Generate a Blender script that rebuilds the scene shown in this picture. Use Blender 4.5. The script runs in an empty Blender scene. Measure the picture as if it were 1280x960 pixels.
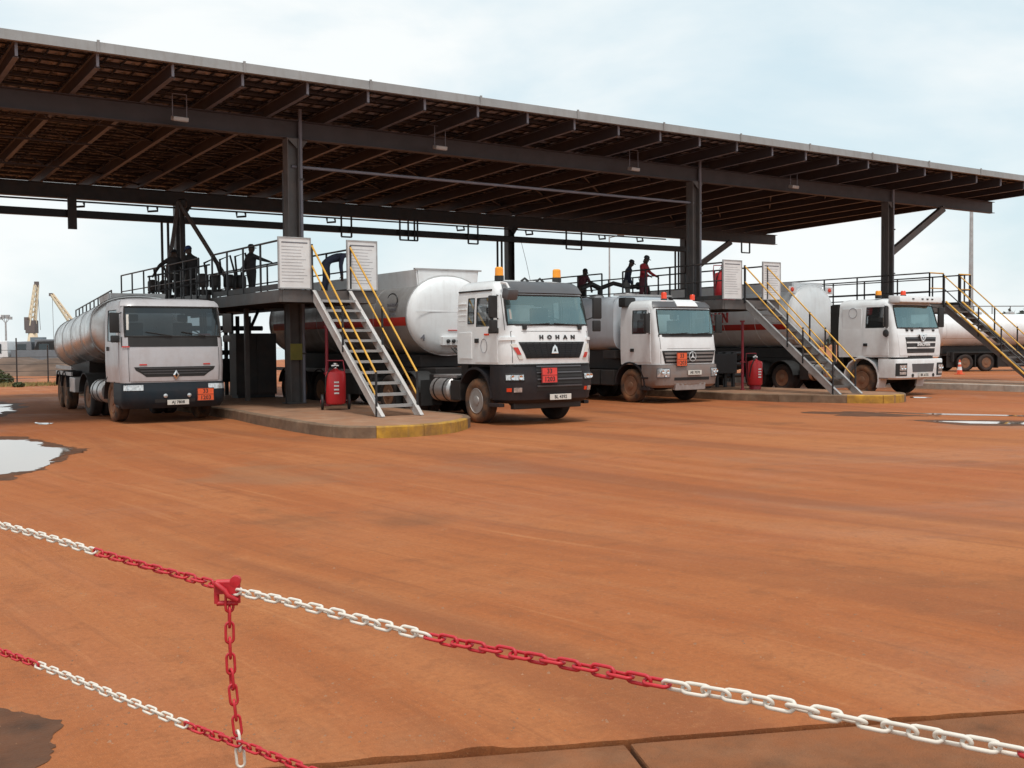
import bpy, bmesh, math, random
from mathutils import Vector, Matrix, noise as mnoise

R = math.radians
PI = math.pi
rng = random.Random(7)
scene = bpy.context.scene
COL = scene.collection

# ------------------------------------------------------------------ camera
CAM_H = 1.826
yaw, pitch, roll = R(33.96), R(2.106), R(0.467)
fw = Vector((math.sin(yaw) * math.cos(pitch), math.cos(yaw) * math.cos(pitch), -math.sin(pitch)))
rt0 = Vector((math.cos(yaw), -math.sin(yaw), 0))
up0 = rt0.cross(fw)
rt = rt0 * math.cos(roll) - up0 * math.sin(roll)
up = rt0 * math.sin(roll) + up0 * math.cos(roll)
cd = bpy.data.cameras.new('camera')
cd.sensor_width = 36.0
FPX = 1340.4
cd.lens = FPX * 36.0 / 1280.0
cd.clip_start = 0.05
cd.clip_end = 20000
cam = bpy.data.objects.new('camera', cd)
m3 = Matrix((rt, up, -fw)).transposed()
cam.matrix_world = Matrix.Translation((0, 0, CAM_H)) @ m3.to_4x4()
COL.objects.link(cam)
scene.camera = cam
scene.render.resolution_x, scene.render.resolution_y = 1024, 768


def ray(u, v):
    return fw + rt * ((u - 640) / FPX) - up * ((v - 480) / FPX)


def at_depth(u, v, d):
    """the place seen at photo pixel (u, v), d metres in front of the camera plane"""
    return Vector((0, 0, CAM_H)) + ray(u, v) * d


def ground_at(u, v, z=0.0):
    r = ray(u, v)
    return Vector((0, 0, CAM_H)) + r * ((z - CAM_H) / r.z)


# ------------------------------------------------------------------ world, sun
SUN_EL, SUN_AZ = R(68), R(205)       # azimuth measured clockwise from +Y
world = bpy.data.worlds.new('World')
scene.world = world
world.use_nodes = True
wn, wl = world.node_tree.nodes, world.node_tree.links
wn.clear()
w_out = wn.new('ShaderNodeOutputWorld')
sky = wn.new('ShaderNodeTexSky')
sky.sky_type = 'NISHITA'
sky.sun_disc = False
sky.sun_elevation = SUN_EL
sky.sun_rotation = SUN_AZ
sky.dust_density = 2.5
sky.altitude = 10
bg1 = wn.new('ShaderNodeBackground')
bg1.inputs['Strength'].default_value = 0.15
wl.new(sky.outputs[0], bg1.inputs['Color'])
bg2 = wn.new('ShaderNodeBackground')
bg2.inputs['Strength'].default_value = 1.06
tc = wn.new('ShaderNodeTexCoord')
mp = wn.new('ShaderNodeMapping')
mp.inputs['Scale'].default_value = (1.0, 1.0, 2.6)
mp.inputs['Rotation'].default_value = (0.05, 0.12, 0.4)
wl.new(tc.outputs['Generated'], mp.inputs['Vector'])
nz = wn.new('ShaderNodeTexNoise')
nz.inputs['Scale'].default_value = 2.6
nz.inputs['Detail'].default_value = 6
nz.inputs['Roughness'].default_value = 0.52
nz.inputs['Distortion'].default_value = 0.25
wl.new(mp.outputs[0], nz.inputs['Vector'])
cr = wn.new('ShaderNodeValToRGB')
cr.color_ramp.elements[0].position = 0.36
cr.color_ramp.elements[0].color = (0.80, 0.80, 0.80, 1)
cr.color_ramp.elements[1].position = 0.60
cr.color_ramp.elements[1].color = (0.98, 0.98, 0.98, 1)
wl.new(nz.outputs['Fac'], cr.inputs[0])
cc = wn.new('ShaderNodeValToRGB')
cc.color_ramp.elements[0].position = 0.32
cc.color_ramp.elements[0].color = (0.70, 0.86, 0.91, 1)
cc.color_ramp.elements[1].position = 0.58
cc.color_ramp.elements[1].color = (0.92, 0.955, 0.955, 1)
wl.new(nz.outputs['Fac'], cc.inputs[0])
wl.new(cc.outputs[0], bg2.inputs['Color'])
mx = wn.new('ShaderNodeMixShader')
wl.new(cr.outputs[0], mx.inputs[0])
wl.new(bg1.outputs[0], mx.inputs[1])
wl.new(bg2.outputs[0], mx.inputs[2])
wl.new(mx.outputs[0], w_out.inputs['Surface'])

sd = bpy.data.lights.new('sun', 'SUN')
sd.energy = 2.3
sd.angle = R(12)
sd.color = (1.0, 0.96, 0.9)
sun = bpy.data.objects.new('sun', sd)
sdir = Vector((math.sin(SUN_AZ) * math.cos(SUN_EL), math.cos(SUN_AZ) * math.cos(SUN_EL), math.sin(SUN_EL)))
sun.rotation_euler = sdir.to_track_quat('Z', 'Y').to_euler()
COL.objects.link(sun)

vs = scene.view_settings
vs.view_transform = 'Standard'
vs.look = 'None'
vs.exposure = 0.0
vs.gamma = 1.0
try:
    vs.use_curve_mapping = False
except Exception:
    pass
scene.cycles.use_denoising = True
scene.cycles.max_bounces = 8
scene.cycles.diffuse_bounces = 3
scene.cycles.glossy_bounces = 4
scene.cycles.transparent_max_bounces = 12
scene.cycles.caustics_reflective = False
scene.cycles.caustics_refractive = False

# ------------------------------------------------------------------ materials
M = {}


def mat(name, col, rough=0.5, metal=0.0, var=0.12, vscale=3.0, bump=0.0, bscale=40.0, dust=0.0, spec=0.5,
        dust_col=(0.30, 0.13, 0.06), coat=0.0, back=None, stretch=None, streak=0.0, mud=0.0):
    m = bpy.data.materials.new(name)
    m.use_nodes = True
    nt = m.node_tree
    n, l = nt.nodes, nt.links
    b = n['Principled BSDF']
    b.inputs['Roughness'].default_value = rough
    b.inputs['Metallic'].default_value = metal
    b.inputs['Specular IOR Level'].default_value = spec
    if coat:
        b.inputs['Coat Weight'].default_value = coat
        b.inputs['Coat Roughness'].default_value = 0.08
    t = n.new('ShaderNodeTexCoord')
    vec = t.outputs['Object']
    if stretch:
        mpp = n.new('ShaderNodeMapping')
        mpp.inputs['Scale'].default_value = stretch
        l.new(vec, mpp.inputs['Vector'])
        vec = mpp.outputs[0]
    ns = n.new('ShaderNodeTexNoise')
    ns.inputs['Scale'].default_value = vscale
    ns.inputs['Detail'].default_value = 6
    ns.inputs['Roughness'].default_value = 0.6
    l.new(vec, ns.inputs['Vector'])
    rp = n.new('ShaderNodeMapRange')
    rp.inputs['From Min'].default_value = 0.3
    rp.inputs['From Max'].default_value = 0.7
    rp.inputs['To Min'].default_value = 1 - var
    rp.inputs['To Max'].default_value = 1 + var
    l.new(ns.outputs['Fac'], rp.inputs['Value'])
    mu = n.new('ShaderNodeMix')
    mu.data_type = 'RGBA'
    mu.blend_type = 'MULTIPLY'
    mu.inputs[0].default_value = 1.0
    mu.inputs[6].default_value = (*col, 1)
    l.new(rp.outputs[0], mu.inputs[7])
    out = mu.outputs[2]
    if streak > 0:
        mp2 = n.new('ShaderNodeMapping')
        mp2.inputs['Scale'].default_value = (7, 7, 0.7)
        l.new(t.outputs['Object'], mp2.inputs['Vector'])
        n2 = n.new('ShaderNodeTexNoise')
        n2.inputs['Scale'].default_value = 1.2
        n2.inputs['Detail'].default_value = 5
        l.new(mp2.outputs[0], n2.inputs['Vector'])
        r2 = n.new('ShaderNodeMapRange')
        r2.inputs['From Min'].default_value = 0.52
        r2.inputs['From Max'].default_value = 0.8
        r2.inputs['To Max'].default_value = streak
        l.new(n2.outputs['Fac'], r2.inputs['Value'])
        x2 = n.new('ShaderNodeMix')
        x2.data_type = 'RGBA'
        l.new(r2.outputs[0], x2.inputs[0])
        l.new(out, x2.inputs[6])
        x2.inputs[7].default_value = (0.16, 0.12, 0.09, 1)
        out = x2.outputs[2]
    if dust > 0:
        nd = n.new('ShaderNodeTexNoise')
        nd.inputs['Scale'].default_value = 2.3
        nd.inputs['Detail'].default_value = 7
        nd.inputs['Roughness'].default_value = 0.68
        l.new(t.outputs['Object'], nd.inputs['Vector'])
        rd = n.new('ShaderNodeMapRange')
        rd.inputs['From Min'].default_value = 0.36
        rd.inputs['From Max'].default_value = 0.72
        rd.inputs['To Max'].default_value = dust
        l.new(nd.outputs['Fac'], rd.inputs['Value'])
        xm = n.new('ShaderNodeMix')
        xm.data_type = 'RGBA'
        l.new(rd.outputs[0], xm.inputs[0])
        l.new(out, xm.inputs[6])
        xm.inputs[7].default_value = (*dust_col, 1)
        out = xm.outputs[2]
        rr = n.new('ShaderNodeMapRange')
        rr.inputs['To Max'].default_value = 0.9
        rr.inputs['To Min'].default_value = rough
        l.new(rd.outputs[0], rr.inputs['Value'])
        l.new(rr.outputs[0], b.inputs['Roughness'])
    if mud > 0:
        sx_ = n.new('ShaderNodeSeparateXYZ')
        l.new(t.outputs['Object'], sx_.inputs[0])
        mz = n.new('ShaderNodeMapRange')
        mz.inputs['From Min'].default_value = 1.9
        mz.inputs['From Max'].default_value = 0.5
        mz.inputs['To Max'].default_value = 0.62
        l.new(sx_.outputs['Z'], mz.inputs['Value'])
        nm = n.new('ShaderNodeTexNoise')
        nm.inputs['Scale'].default_value = 5.0
        nm.inputs['Detail'].default_value = 8
        nm.inputs['Roughness'].default_value = 0.7
        l.new(t.outputs['Object'], nm.inputs['Vector'])
        sm = n.new('ShaderNodeMath')
        sm.operation = 'ADD'
        l.new(mz.outputs[0], sm.inputs[0])
        l.new(nm.outputs['Fac'], sm.inputs[1])
        mm = n.new('ShaderNodeMapRange')
        mm.inputs['From Min'].default_value = 0.62
        mm.inputs['From Max'].default_value = 1.15
        mm.inputs['To Max'].default_value = mud
        l.new(sm.outputs[0], mm.inputs['Value'])
        xd = n.new('ShaderNodeMix')
        xd.data_type = 'RGBA'
        l.new(mm.outputs[0], xd.inputs[0])
        l.new(out, xd.inputs[6])
        xd.inputs[7].default_value = (0.27, 0.13, 0.075, 1)
        out = xd.outputs[2]
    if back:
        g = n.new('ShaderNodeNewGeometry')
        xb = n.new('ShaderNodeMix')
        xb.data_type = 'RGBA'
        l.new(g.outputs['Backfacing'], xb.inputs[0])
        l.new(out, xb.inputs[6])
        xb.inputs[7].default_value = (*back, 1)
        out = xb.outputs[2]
    l.new(out, b.inputs['Base Color'])
    if bump > 0:
        nb = n.new('ShaderNodeTexNoise')
        nb.inputs['Scale'].default_value = bscale
        nb.inputs['Detail'].default_value = 4
        l.new(t.outputs['Object'], nb.inputs['Vector'])
        bp = n.new('ShaderNodeBump')
        bp.inputs['Strength'].default_value = bump
        bp.inputs['Distance'].default_value = 0.02
        l.new(nb.outputs['Fac'], bp.inputs['Height'])
        l.new(bp.outputs[0], b.inputs['Normal'])
    M[name] = m
    return m


def glass(name, tint, gloss_col=(1, 1, 1), base=0.12, trans=0.55, top=0.6):
    """glazing: tinted see-through plus a mirror reflection that grows at grazing angles"""
    m = bpy.data.materials.new(name)
    m.use_nodes = True
    n, l = m.node_tree.nodes, m.node_tree.links
    n.clear()
    o = n.new('ShaderNodeOutputMaterial')
    tr = n.new('ShaderNodeBsdfTransparent')
    tr.inputs[0].default_value = (*[c * trans for c in tint], 1)
    df = n.new('ShaderNodeBsdfDiffuse')
    df.inputs[0].default_value = (*[c * 0.07 for c in tint], 1)
    ad = n.new('ShaderNodeAddShader')
    l.new(tr.outputs[0], ad.inputs[0])
    l.new(df.outputs[0], ad.inputs[1])
    gl = n.new('ShaderNodeBsdfGlossy')
    gl.inputs['Color'].default_value = (*gloss_col, 1)
    gl.inputs['Roughness'].default_value = 0.03
    t = n.new('ShaderNodeTexCoord')
    ns = n.new('ShaderNodeTexNoise')
    ns.inputs['Scale'].default_value = 1.4
    ns.inputs['Detail'].default_value = 3
    l.new(t.outputs['Object'], ns.inputs['Vector'])
    bp = n.new('ShaderNodeBump')
    bp.inputs['Strength'].default_value = 0.05
    l.new(ns.outputs['Fac'], bp.inputs['Height'])
    l.new(bp.outputs[0], gl.inputs['Normal'])
    lw = n.new('ShaderNodeLayerWeight')
    lw.inputs[0].default_value = 0.35
    mr = n.new('ShaderNodeMapRange')
    mr.inputs['To Min'].default_value = base
    mr.inputs['To Max'].default_value = top
    l.new(lw.outputs['Facing'], mr.inputs['Value'])
    mixs = n.new('ShaderNodeMixShader')
    l.new(mr.outputs[0], mixs.inputs[0])
    l.new(ad.outputs[0], mixs.inputs[1])
    l.new(gl.outputs[0], mixs.inputs[2])
    l.new(mixs.outputs[0], o.inputs[0])
    M[name] = m
    return m


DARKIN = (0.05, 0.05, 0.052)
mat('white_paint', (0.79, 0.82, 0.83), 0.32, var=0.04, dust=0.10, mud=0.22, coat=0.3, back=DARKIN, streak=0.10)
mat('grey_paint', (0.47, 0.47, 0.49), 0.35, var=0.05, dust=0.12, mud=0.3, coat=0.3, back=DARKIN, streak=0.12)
mat('tank_white', (0.79, 0.82, 0.83), 0.33, var=0.05, vscale=1.5, dust=0.14, mud=0.2, streak=0.14)
mat('tank_blue', (0.52, 0.58, 0.63), 0.3, var=0.06, vscale=1.5, dust=0.15, streak=0.1)
mat('tank_steel', (0.52, 0.52, 0.52), 0.3, metal=0.55, var=0.12, vscale=1.5, dust=0.35, dust_col=(0.22, 0.16, 0.12), streak=0.2)
mat('tank_metal', (0.62, 0.63, 0.63), 0.26, metal=0.9, var=0.12, vscale=2.0, dust=0.35, dust_col=(0.26, 0.19, 0.14), bump=0.05, bscale=3)
mat('dark_plastic', (0.011, 0.013, 0.017), 0.6, var=0.2, dust=0.03, mud=0.06, spec=.3)
mat('visor_grey', (0.075, 0.08, 0.088), 0.35, var=0.1, dust=0.06)
mat('bumper_blue', (0.010, 0.019, 0.027), 0.55, var=0.1, dust=0.05, spec=.25)
mat('bumper_grey', (0.20, 0.205, 0.205), 0.45, var=0.1, dust=0.15, mud=0.5)
mat('black_rubber', (0.018, 0.018, 0.018), 0.65, var=0.2)
mat('tyre_clean', (0.018, 0.017, 0.017), 0.8, var=0.25, dust=0.3, dust_col=(0.14, 0.06, 0.03), bump=0.2)
mat('tyre_dusty', (0.03, 0.026, 0.023), 0.85, var=0.25, dust=1.1, dust_col=(0.27, 0.115, 0.045), bump=0.2)
mat('rim_steel', (0.42, 0.42, 0.41), 0.4, metal=0.5, var=0.15, dust=0.5)
mat('rim_dusty', (0.16, 0.085, 0.05), 0.75, metal=0.0, var=0.2, dust=0.7)
mat('chassis', (0.016, 0.015, 0.015), 0.6, var=0.3, dust=0.16, dust_col=(.12, .06, .035))
mat('alu_box', (0.5, 0.5, 0.5), 0.32, metal=0.7, var=0.12, dust=0.3)
mat('chrome', (0.8, 0.8, 0.8), 0.12, metal=1.0, var=0.03)
mat('lamp_lens', (0.55, 0.57, 0.58), 0.08, metal=0.5, var=0.4, vscale=18)
mat('lens_amber', (0.9, 0.33, 0.02), 0.18, var=0.1)
mat('lens_red', (0.75, 0.06, 0.02), 0.2, var=0.1)
mat('placard_orange', (0.80, 0.12, 0.035), 0.5, var=0.12, vscale=9)
mat('placard_red', (0.72, 0.055, 0.045), 0.5, var=0.12, vscale=9)
mat('plate_white', (0.68, 0.67, 0.62), 0.5, var=0.08, dust=0.15)
mat('print_black', (0.02, 0.02, 0.02), 0.5, var=0.05)
mat('print_grey', (0.16, 0.16, 0.18), 0.6, var=0.3)
mat('print_red', (0.42, 0.03, 0.025), 0.5, var=0.15)
mat('stripe_red', (0.52, 0.03, 0.022), 0.4, var=0.1, dust=0.15)
mat('seat_cloth', (0.06, 0.06, 0.065), 0.9, var=0.2)
mat('dash', (0.09, 0.09, 0.09), 0.7, var=0.1)
glass('windscreen_teal', (0.62, 0.86, 0.86), (0.66, 0.93, 0.95), base=0.11, trans=.8, top=.5)
glass('windscreen_grey', (0.22, 0.26, 0.28), (0.68, 0.76, 0.8), base=0.05, top=.30, trans=.9)
glass('window_dark', (0.30, 0.33, 0.34), (0.8, 0.85, 0.88), base=0.07)
# structure
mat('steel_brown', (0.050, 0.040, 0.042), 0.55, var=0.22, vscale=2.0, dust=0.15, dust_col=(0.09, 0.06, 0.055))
mat('steel_flange', (0.19, 0.185, 0.215), 0.5, var=0.18, vscale=2.0)  # paler steel; light caught by rafter undersides is put into this colour
mat('steel_dark', (0.028, 0.028, 0.029), 0.5, var=0.25, dust=0.12)
mat('steel_grey', (0.095, 0.09, 0.088), 0.5, var=0.2, dust=0.15)
mat('steel_black', (0.022, 0.022, 0.024), 0.5, var=0.2)
mat('galvanised', (0.42, 0.42, 0.42), 0.42, metal=0.5, var=0.18, dust=0.2, dust_col=(0.3, 0.2, 0.13))
mat('white_steel', (0.55, 0.55, 0.54), 0.45, var=0.12, dust=0.4)
mat('yellow_paint', (0.68, 0.37, 0.04), 0.45, var=0.15, dust=0.3)
mat('fascia_metal', (0.30, 0.295, 0.29), 0.5, metal=0.2, var=0.12, vscale=1.0, dust=0.3, dust_col=(0.2, 0.18, 0.165), streak=0.3)
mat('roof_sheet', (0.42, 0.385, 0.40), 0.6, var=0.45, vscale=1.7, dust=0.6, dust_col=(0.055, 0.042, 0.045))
mat('mesh_wire', (0.014, 0.01, 0.01), 0.6, var=0.1)
mat('pipe_red', (0.28, 0.02, 0.035), 0.4, var=0.1)
mat('extinguisher_red', (0.55, 0.02, 0.03), 0.3, var=0.08, dust=0.12)
mat('board_white', (0.74, 0.75, 0.75), 0.5, var=0.05, dust=0.15)
mat('board_line', (0.42, 0.42, 0.43), 0.6, var=0.2)
mat('concrete', (0.28, 0.165, 0.10), 0.9, var=0.35, vscale=2.0, bump=0.25, dust=0.95, dust_col=(0.30, 0.125, 0.055))
mat('kerb_grey', (0.20, 0.135, 0.085), 0.9, var=0.4, vscale=3, bump=0.4, dust=0.8, dust_col=(0.12, 0.06, 0.03), streak=0.7)
mat('kerb_yellow', (0.46, 0.25, 0.025), 0.8, var=0.35, vscale=4, bump=0.35, dust=0.85, dust_col=(0.2, 0.10, 0.04), streak=0.5)
mat('kerb_pale', (0.46, 0.42, 0.36), 0.9, var=0.25, vscale=3, bump=0.3, dust=0.3, streak=0.25)
mat('chain_red', (0.50, 0.010, 0.022), 0.42, var=0.2, vscale=30, dust=0.2, dust_col=(.45, .10, .09))
mat('chain_white', (0.72, 0.67, 0.59), 0.45, var=0.12, vscale=30, dust=0.3, dust_col=(.42, .28, .18))
mat('cone_orange', (0.75, 0.10, 0.03), 0.5, var=0.1)
mat('cloth_navy', (0.03, 0.035, 0.06), 0.9, var=0.3, vscale=6)
mat('cloth_dark', (0.035, 0.032, 0.032), 0.9, var=0.3, vscale=6)
mat('cloth_grey', (0.18, 0.17, 0.16), 0.9, var=0.2, vscale=6)
mat('cloth_red', (0.36, 0.025, 0.03), 0.85, var=0.2, vscale=6)
mat('cloth_maroon', (0.12, 0.03, 0.04), 0.85, var=0.2, vscale=6)
mat('skin', (0.055, 0.03, 0.02), 0.55, var=0.1)
mat('boot', (0.02, 0.018, 0.016), 0.6, var=0.2)
mat('cap_blue', (0.03, 0.06, 0.16), 0.6, var=0.1)
mat('cap_dark', (0.02, 0.02, 0.024), 0.6, var=0.1)
mat('band_olive', (0.22, 0.22, 0.04), 0.6, var=0.2, dust=0.3)
mat('band_silver', (0.6, 0.6, 0.58), 0.4, var=0.1)
mat('crane_tan', (0.72, 0.55, 0.38), 0.6, var=0.15)  # paled for distance; haze is put into the colour
mat('crane_dark', (0.14, 0.10, 0.09), 0.7, var=0.2)
mat('container_grey', (0.17, 0.19, 0.21), 0.7, var=0.1)
mat('shed_teal', (0.09, 0.20, 0.27), 0.7, var=0.12)
mat('wall_pale', (0.42, 0.36, 0.30), 0.8, var=0.2)
mat('bark', (0.10, 0.07, 0.05), 0.9, var=0.3)
mat('leaf', (0.075, 0.10, 0.035), 0.7, var=0.5, vscale=0.8)
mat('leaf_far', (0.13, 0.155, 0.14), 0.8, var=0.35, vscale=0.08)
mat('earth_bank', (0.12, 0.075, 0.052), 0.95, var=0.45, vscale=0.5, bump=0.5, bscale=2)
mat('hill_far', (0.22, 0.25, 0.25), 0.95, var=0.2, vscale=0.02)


# ------------------------------------------------------------------ mesh helpers
class MB:
    def __init__(s):
        s.v, s.f = [], []

    def add(s, vs, fs):
        o = len(s.v)
        s.v += [tuple(p) for p in vs]
        s.f += [tuple(i + o for i in f) for f in fs]
        return s

    def box(s, x0, x1, y0, y1, z0, z1):
        return s.add([(x0, y0, z0), (x1, y0, z0), (x1, y1, z0), (x0, y1, z0), (x0, y0, z1), (x1, y0, z1), (x1, y1, z1), (x0, y1, z1)],
                     [(0, 3, 2, 1), (4, 5, 6, 7), (0, 1, 5, 4), (1, 2, 6, 5), (2, 3, 7, 6), (3, 0, 4, 7)])

    def bar(s, p, q, w, h=None, upv=(0, 0, 1)):
        """square-section bar from p to q, w wide, h high"""
        h = w if h is None else h
        p, q = Vector(p), Vector(q)
        d = (q - p).normalized()
        u = Vector(upv)
        if abs(d.dot(u)) > 0.98:
            u = Vector((0, 1, 0))
        a = d.cross(u).normalized() * (w / 2)
        b = a.cross(d).normalized() * (h / 2)
        vs = [p - a - b, p + a - b, p + a + b, p - a + b, q - a - b, q + a - b, q + a + b, q - a + b]
        return s.add(vs, [(0, 1, 2, 3), (7, 6, 5, 4), (0, 4, 5, 1), (1, 5, 6, 2), (2, 6, 7, 3), (3, 7, 4, 0)])

    def tube(s, pts, r, n=8, closed=False, cap=True):
        pts = [Vector(p) for p in pts]
        k = len(pts)
        rs = r if isinstance(r, (list, tuple)) else [r] * k
        ref = None
        rings = []
        for i, p in enumerate(pts):
            if closed:
                d = pts[(i + 1) % k] - pts[i - 1]
            else:
                d = pts[min(i + 1, k - 1)] - pts[max(i - 1, 0)]
            d.normalize()
            if ref is None:
                ref = Vector((0, 0, 1)) if abs(d.z) < 0.9 else Vector((1, 0, 0))
            a = ref - d * ref.dot(d)
            if a.length < 1e-6:
                a = d.orthogonal()
            a.normalize()
            ref = a
            b = d.cross(a)
            rings.append([p + (a * math.cos(2 * PI * j / n) + b * math.sin(2 * PI * j / n)) * rs[i] for j in range(n)])
        vs = [x for rg in rings for x in rg]
        fs = []
        m = k if closed else k - 1
        for i in range(m):
            for j in range(n):
                i2 = (i + 1) % k
                fs.append((i * n + j, i * n + (j + 1) % n, i2 * n + (j + 1) % n, i2 * n + j))
        if cap and not closed:
            fs.append(tuple(range(n - 1, -1, -1)))
            fs.append(tuple((k - 1) * n + j for j in range(n)))
        return s.add(vs, fs)

    def lathe(s, prof, c=(0, 0, 0), axis='Z', n=20):
        """prof: list of (radius, height along axis)"""
        c = Vector(c)
        vs, fs = [], []
        for (r, h) in prof:
            for j in range(n):
                a = 2 * PI * j / n
                x, y = r * math.cos(a), r * math.sin(a)
                vs.append(c + (Vector((x, y, h)) if axis == 'Z' else Vector((h, x, y)) if axis == 'X' else Vector((y, h, x))))
        for i in range(len(prof) - 1):
            for j in range(n):
                fs.append((i * n + j, i * n + (j + 1) % n, (i + 1) * n + (j + 1) % n, (i + 1) * n + j))
        if prof[0][0] > 1e-4:
            fs.append(tuple(range(n - 1, -1, -1)))
        if prof[-1][0] > 1e-4:
            fs.append(tuple((len(prof) - 1) * n + j for j in range(n)))
        return s.add(vs, fs)

    def prism(s, poly, a, b, axis='Y'):
        """poly in the other two axes, extruded from a to b along axis"""
        k = len(poly)

        def P(p, h):
            return (p[0], h, p[1]) if axis == 'Y' else (h, p[0], p[1]) if axis == 'X' else (p[0], p[1], h)
        vs = [P(p, a) for p in poly] + [P(p, b) for p in poly]
        fs = [tuple(range(k)), tuple(range(2 * k - 1, k - 1, -1))]
        fs += [(i, i + k, (i + 1) % k + k, (i + 1) % k) for i in range(k)]
        return s.add(vs, fs)

    def xf(s, mtx):
        s.v = [tuple(mtx @ Vector(p)) for p in s.v]
        return s

    def mesh(s, name, mats, smooth=None, bevel=0, fmat=None, fix=True):
        me = bpy.data.meshes.new(name)
        me.from_pydata(s.v, [], s.f)
        if fix or bevel:
            bm = bmesh.new()
            bm.from_mesh(me)
            if fix:
                bmesh.ops.remove_doubles(bm, verts=bm.verts, dist=1e-5)
                bmesh.ops.recalc_face_normals(bm, faces=bm.faces)
            if bevel:
                es = [e for e in bm.edges if len(e.link_faces) == 2 and e.calc_face_angle(0) > 0.5]
                bmesh.ops.bevel(bm, geom=es, offset=bevel, segments=2, profile=0.6, affect='EDGES', clamp_overlap=True)
            bm.to_mesh(me)
            bm.free()
        for mm in (mats if isinstance(mats, (list, tuple)) else [mats]):
            me.materials.append(M[mm] if isinstance(mm, str) else mm)
        if smooth is not None:
            for p in me.polygons:
                p.use_smooth = True
            me.set_sharp_from_angle(angle=R(smooth))
        return me


def link(name, data, parent=None, loc=(0, 0, 0), rot=(0, 0, 0)):
    o = bpy.data.objects.new(name, data)
    COL.objects.link(o)
    o.location = loc
    o.rotation_euler = rot
    if parent is not None:
        o.parent = parent
    return o


def obj(name, mb, mats, parent=None, loc=(0, 0, 0), rot=(0, 0, 0), smooth=None, bevel=0, fix=True):
    return link(name, mb.mesh(name, mats, smooth, bevel, fix=fix), parent, loc, rot)


def tag(o, label, cat, group=None):
    o['label'] = label
    o['category'] = cat
    if group:
        o['group'] = group
    return o


def thing(name, label, cat, loc=(0, 0, 0), rotz=0, group=None):
    return tag(link(name, None, None, loc, (0, 0, rotz)), label, cat, group)


def structure(o, kind='structure'):
    o['kind'] = kind
    return o


def copy_tree(o, parent=None):
    c = o.copy()
    COL.objects.link(c)
    if parent is not None:
        c.parent = parent
    for ch in [x for x in scene.objects if x.parent == o]:
        copy_tree(ch, c)
    return c


_font_cache = {}


def text_mesh(name, txt, size, matname, depth=0.004, bold=0.0, squeeze=1.0):
    cu = bpy.data.curves.new('tmp_text', 'FONT')
    cu.body = txt
    cu.size = size
    cu.extrude = depth
    cu.offset = bold
    cu.align_x = 'CENTER'
    cu.align_y = 'CENTER'
    cu.resolution_u = 2
    to = bpy.data.objects.new('tmp_text', cu)
    COL.objects.link(to)
    dg = bpy.context.evaluated_depsgraph_get()
    me = bpy.data.meshes.new_from_object(to.evaluated_get(dg))
    bpy.data.objects.remove(to)
    bpy.data.curves.remove(cu)
    me.name = name
    me.transform(Matrix.Diagonal((squeeze, 1, 1, 1)))
    me.materials.clear()
    me.materials.append(M[matname])
    return me


def lerp(a, b, t):
    return a + (b - a) * t


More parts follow.
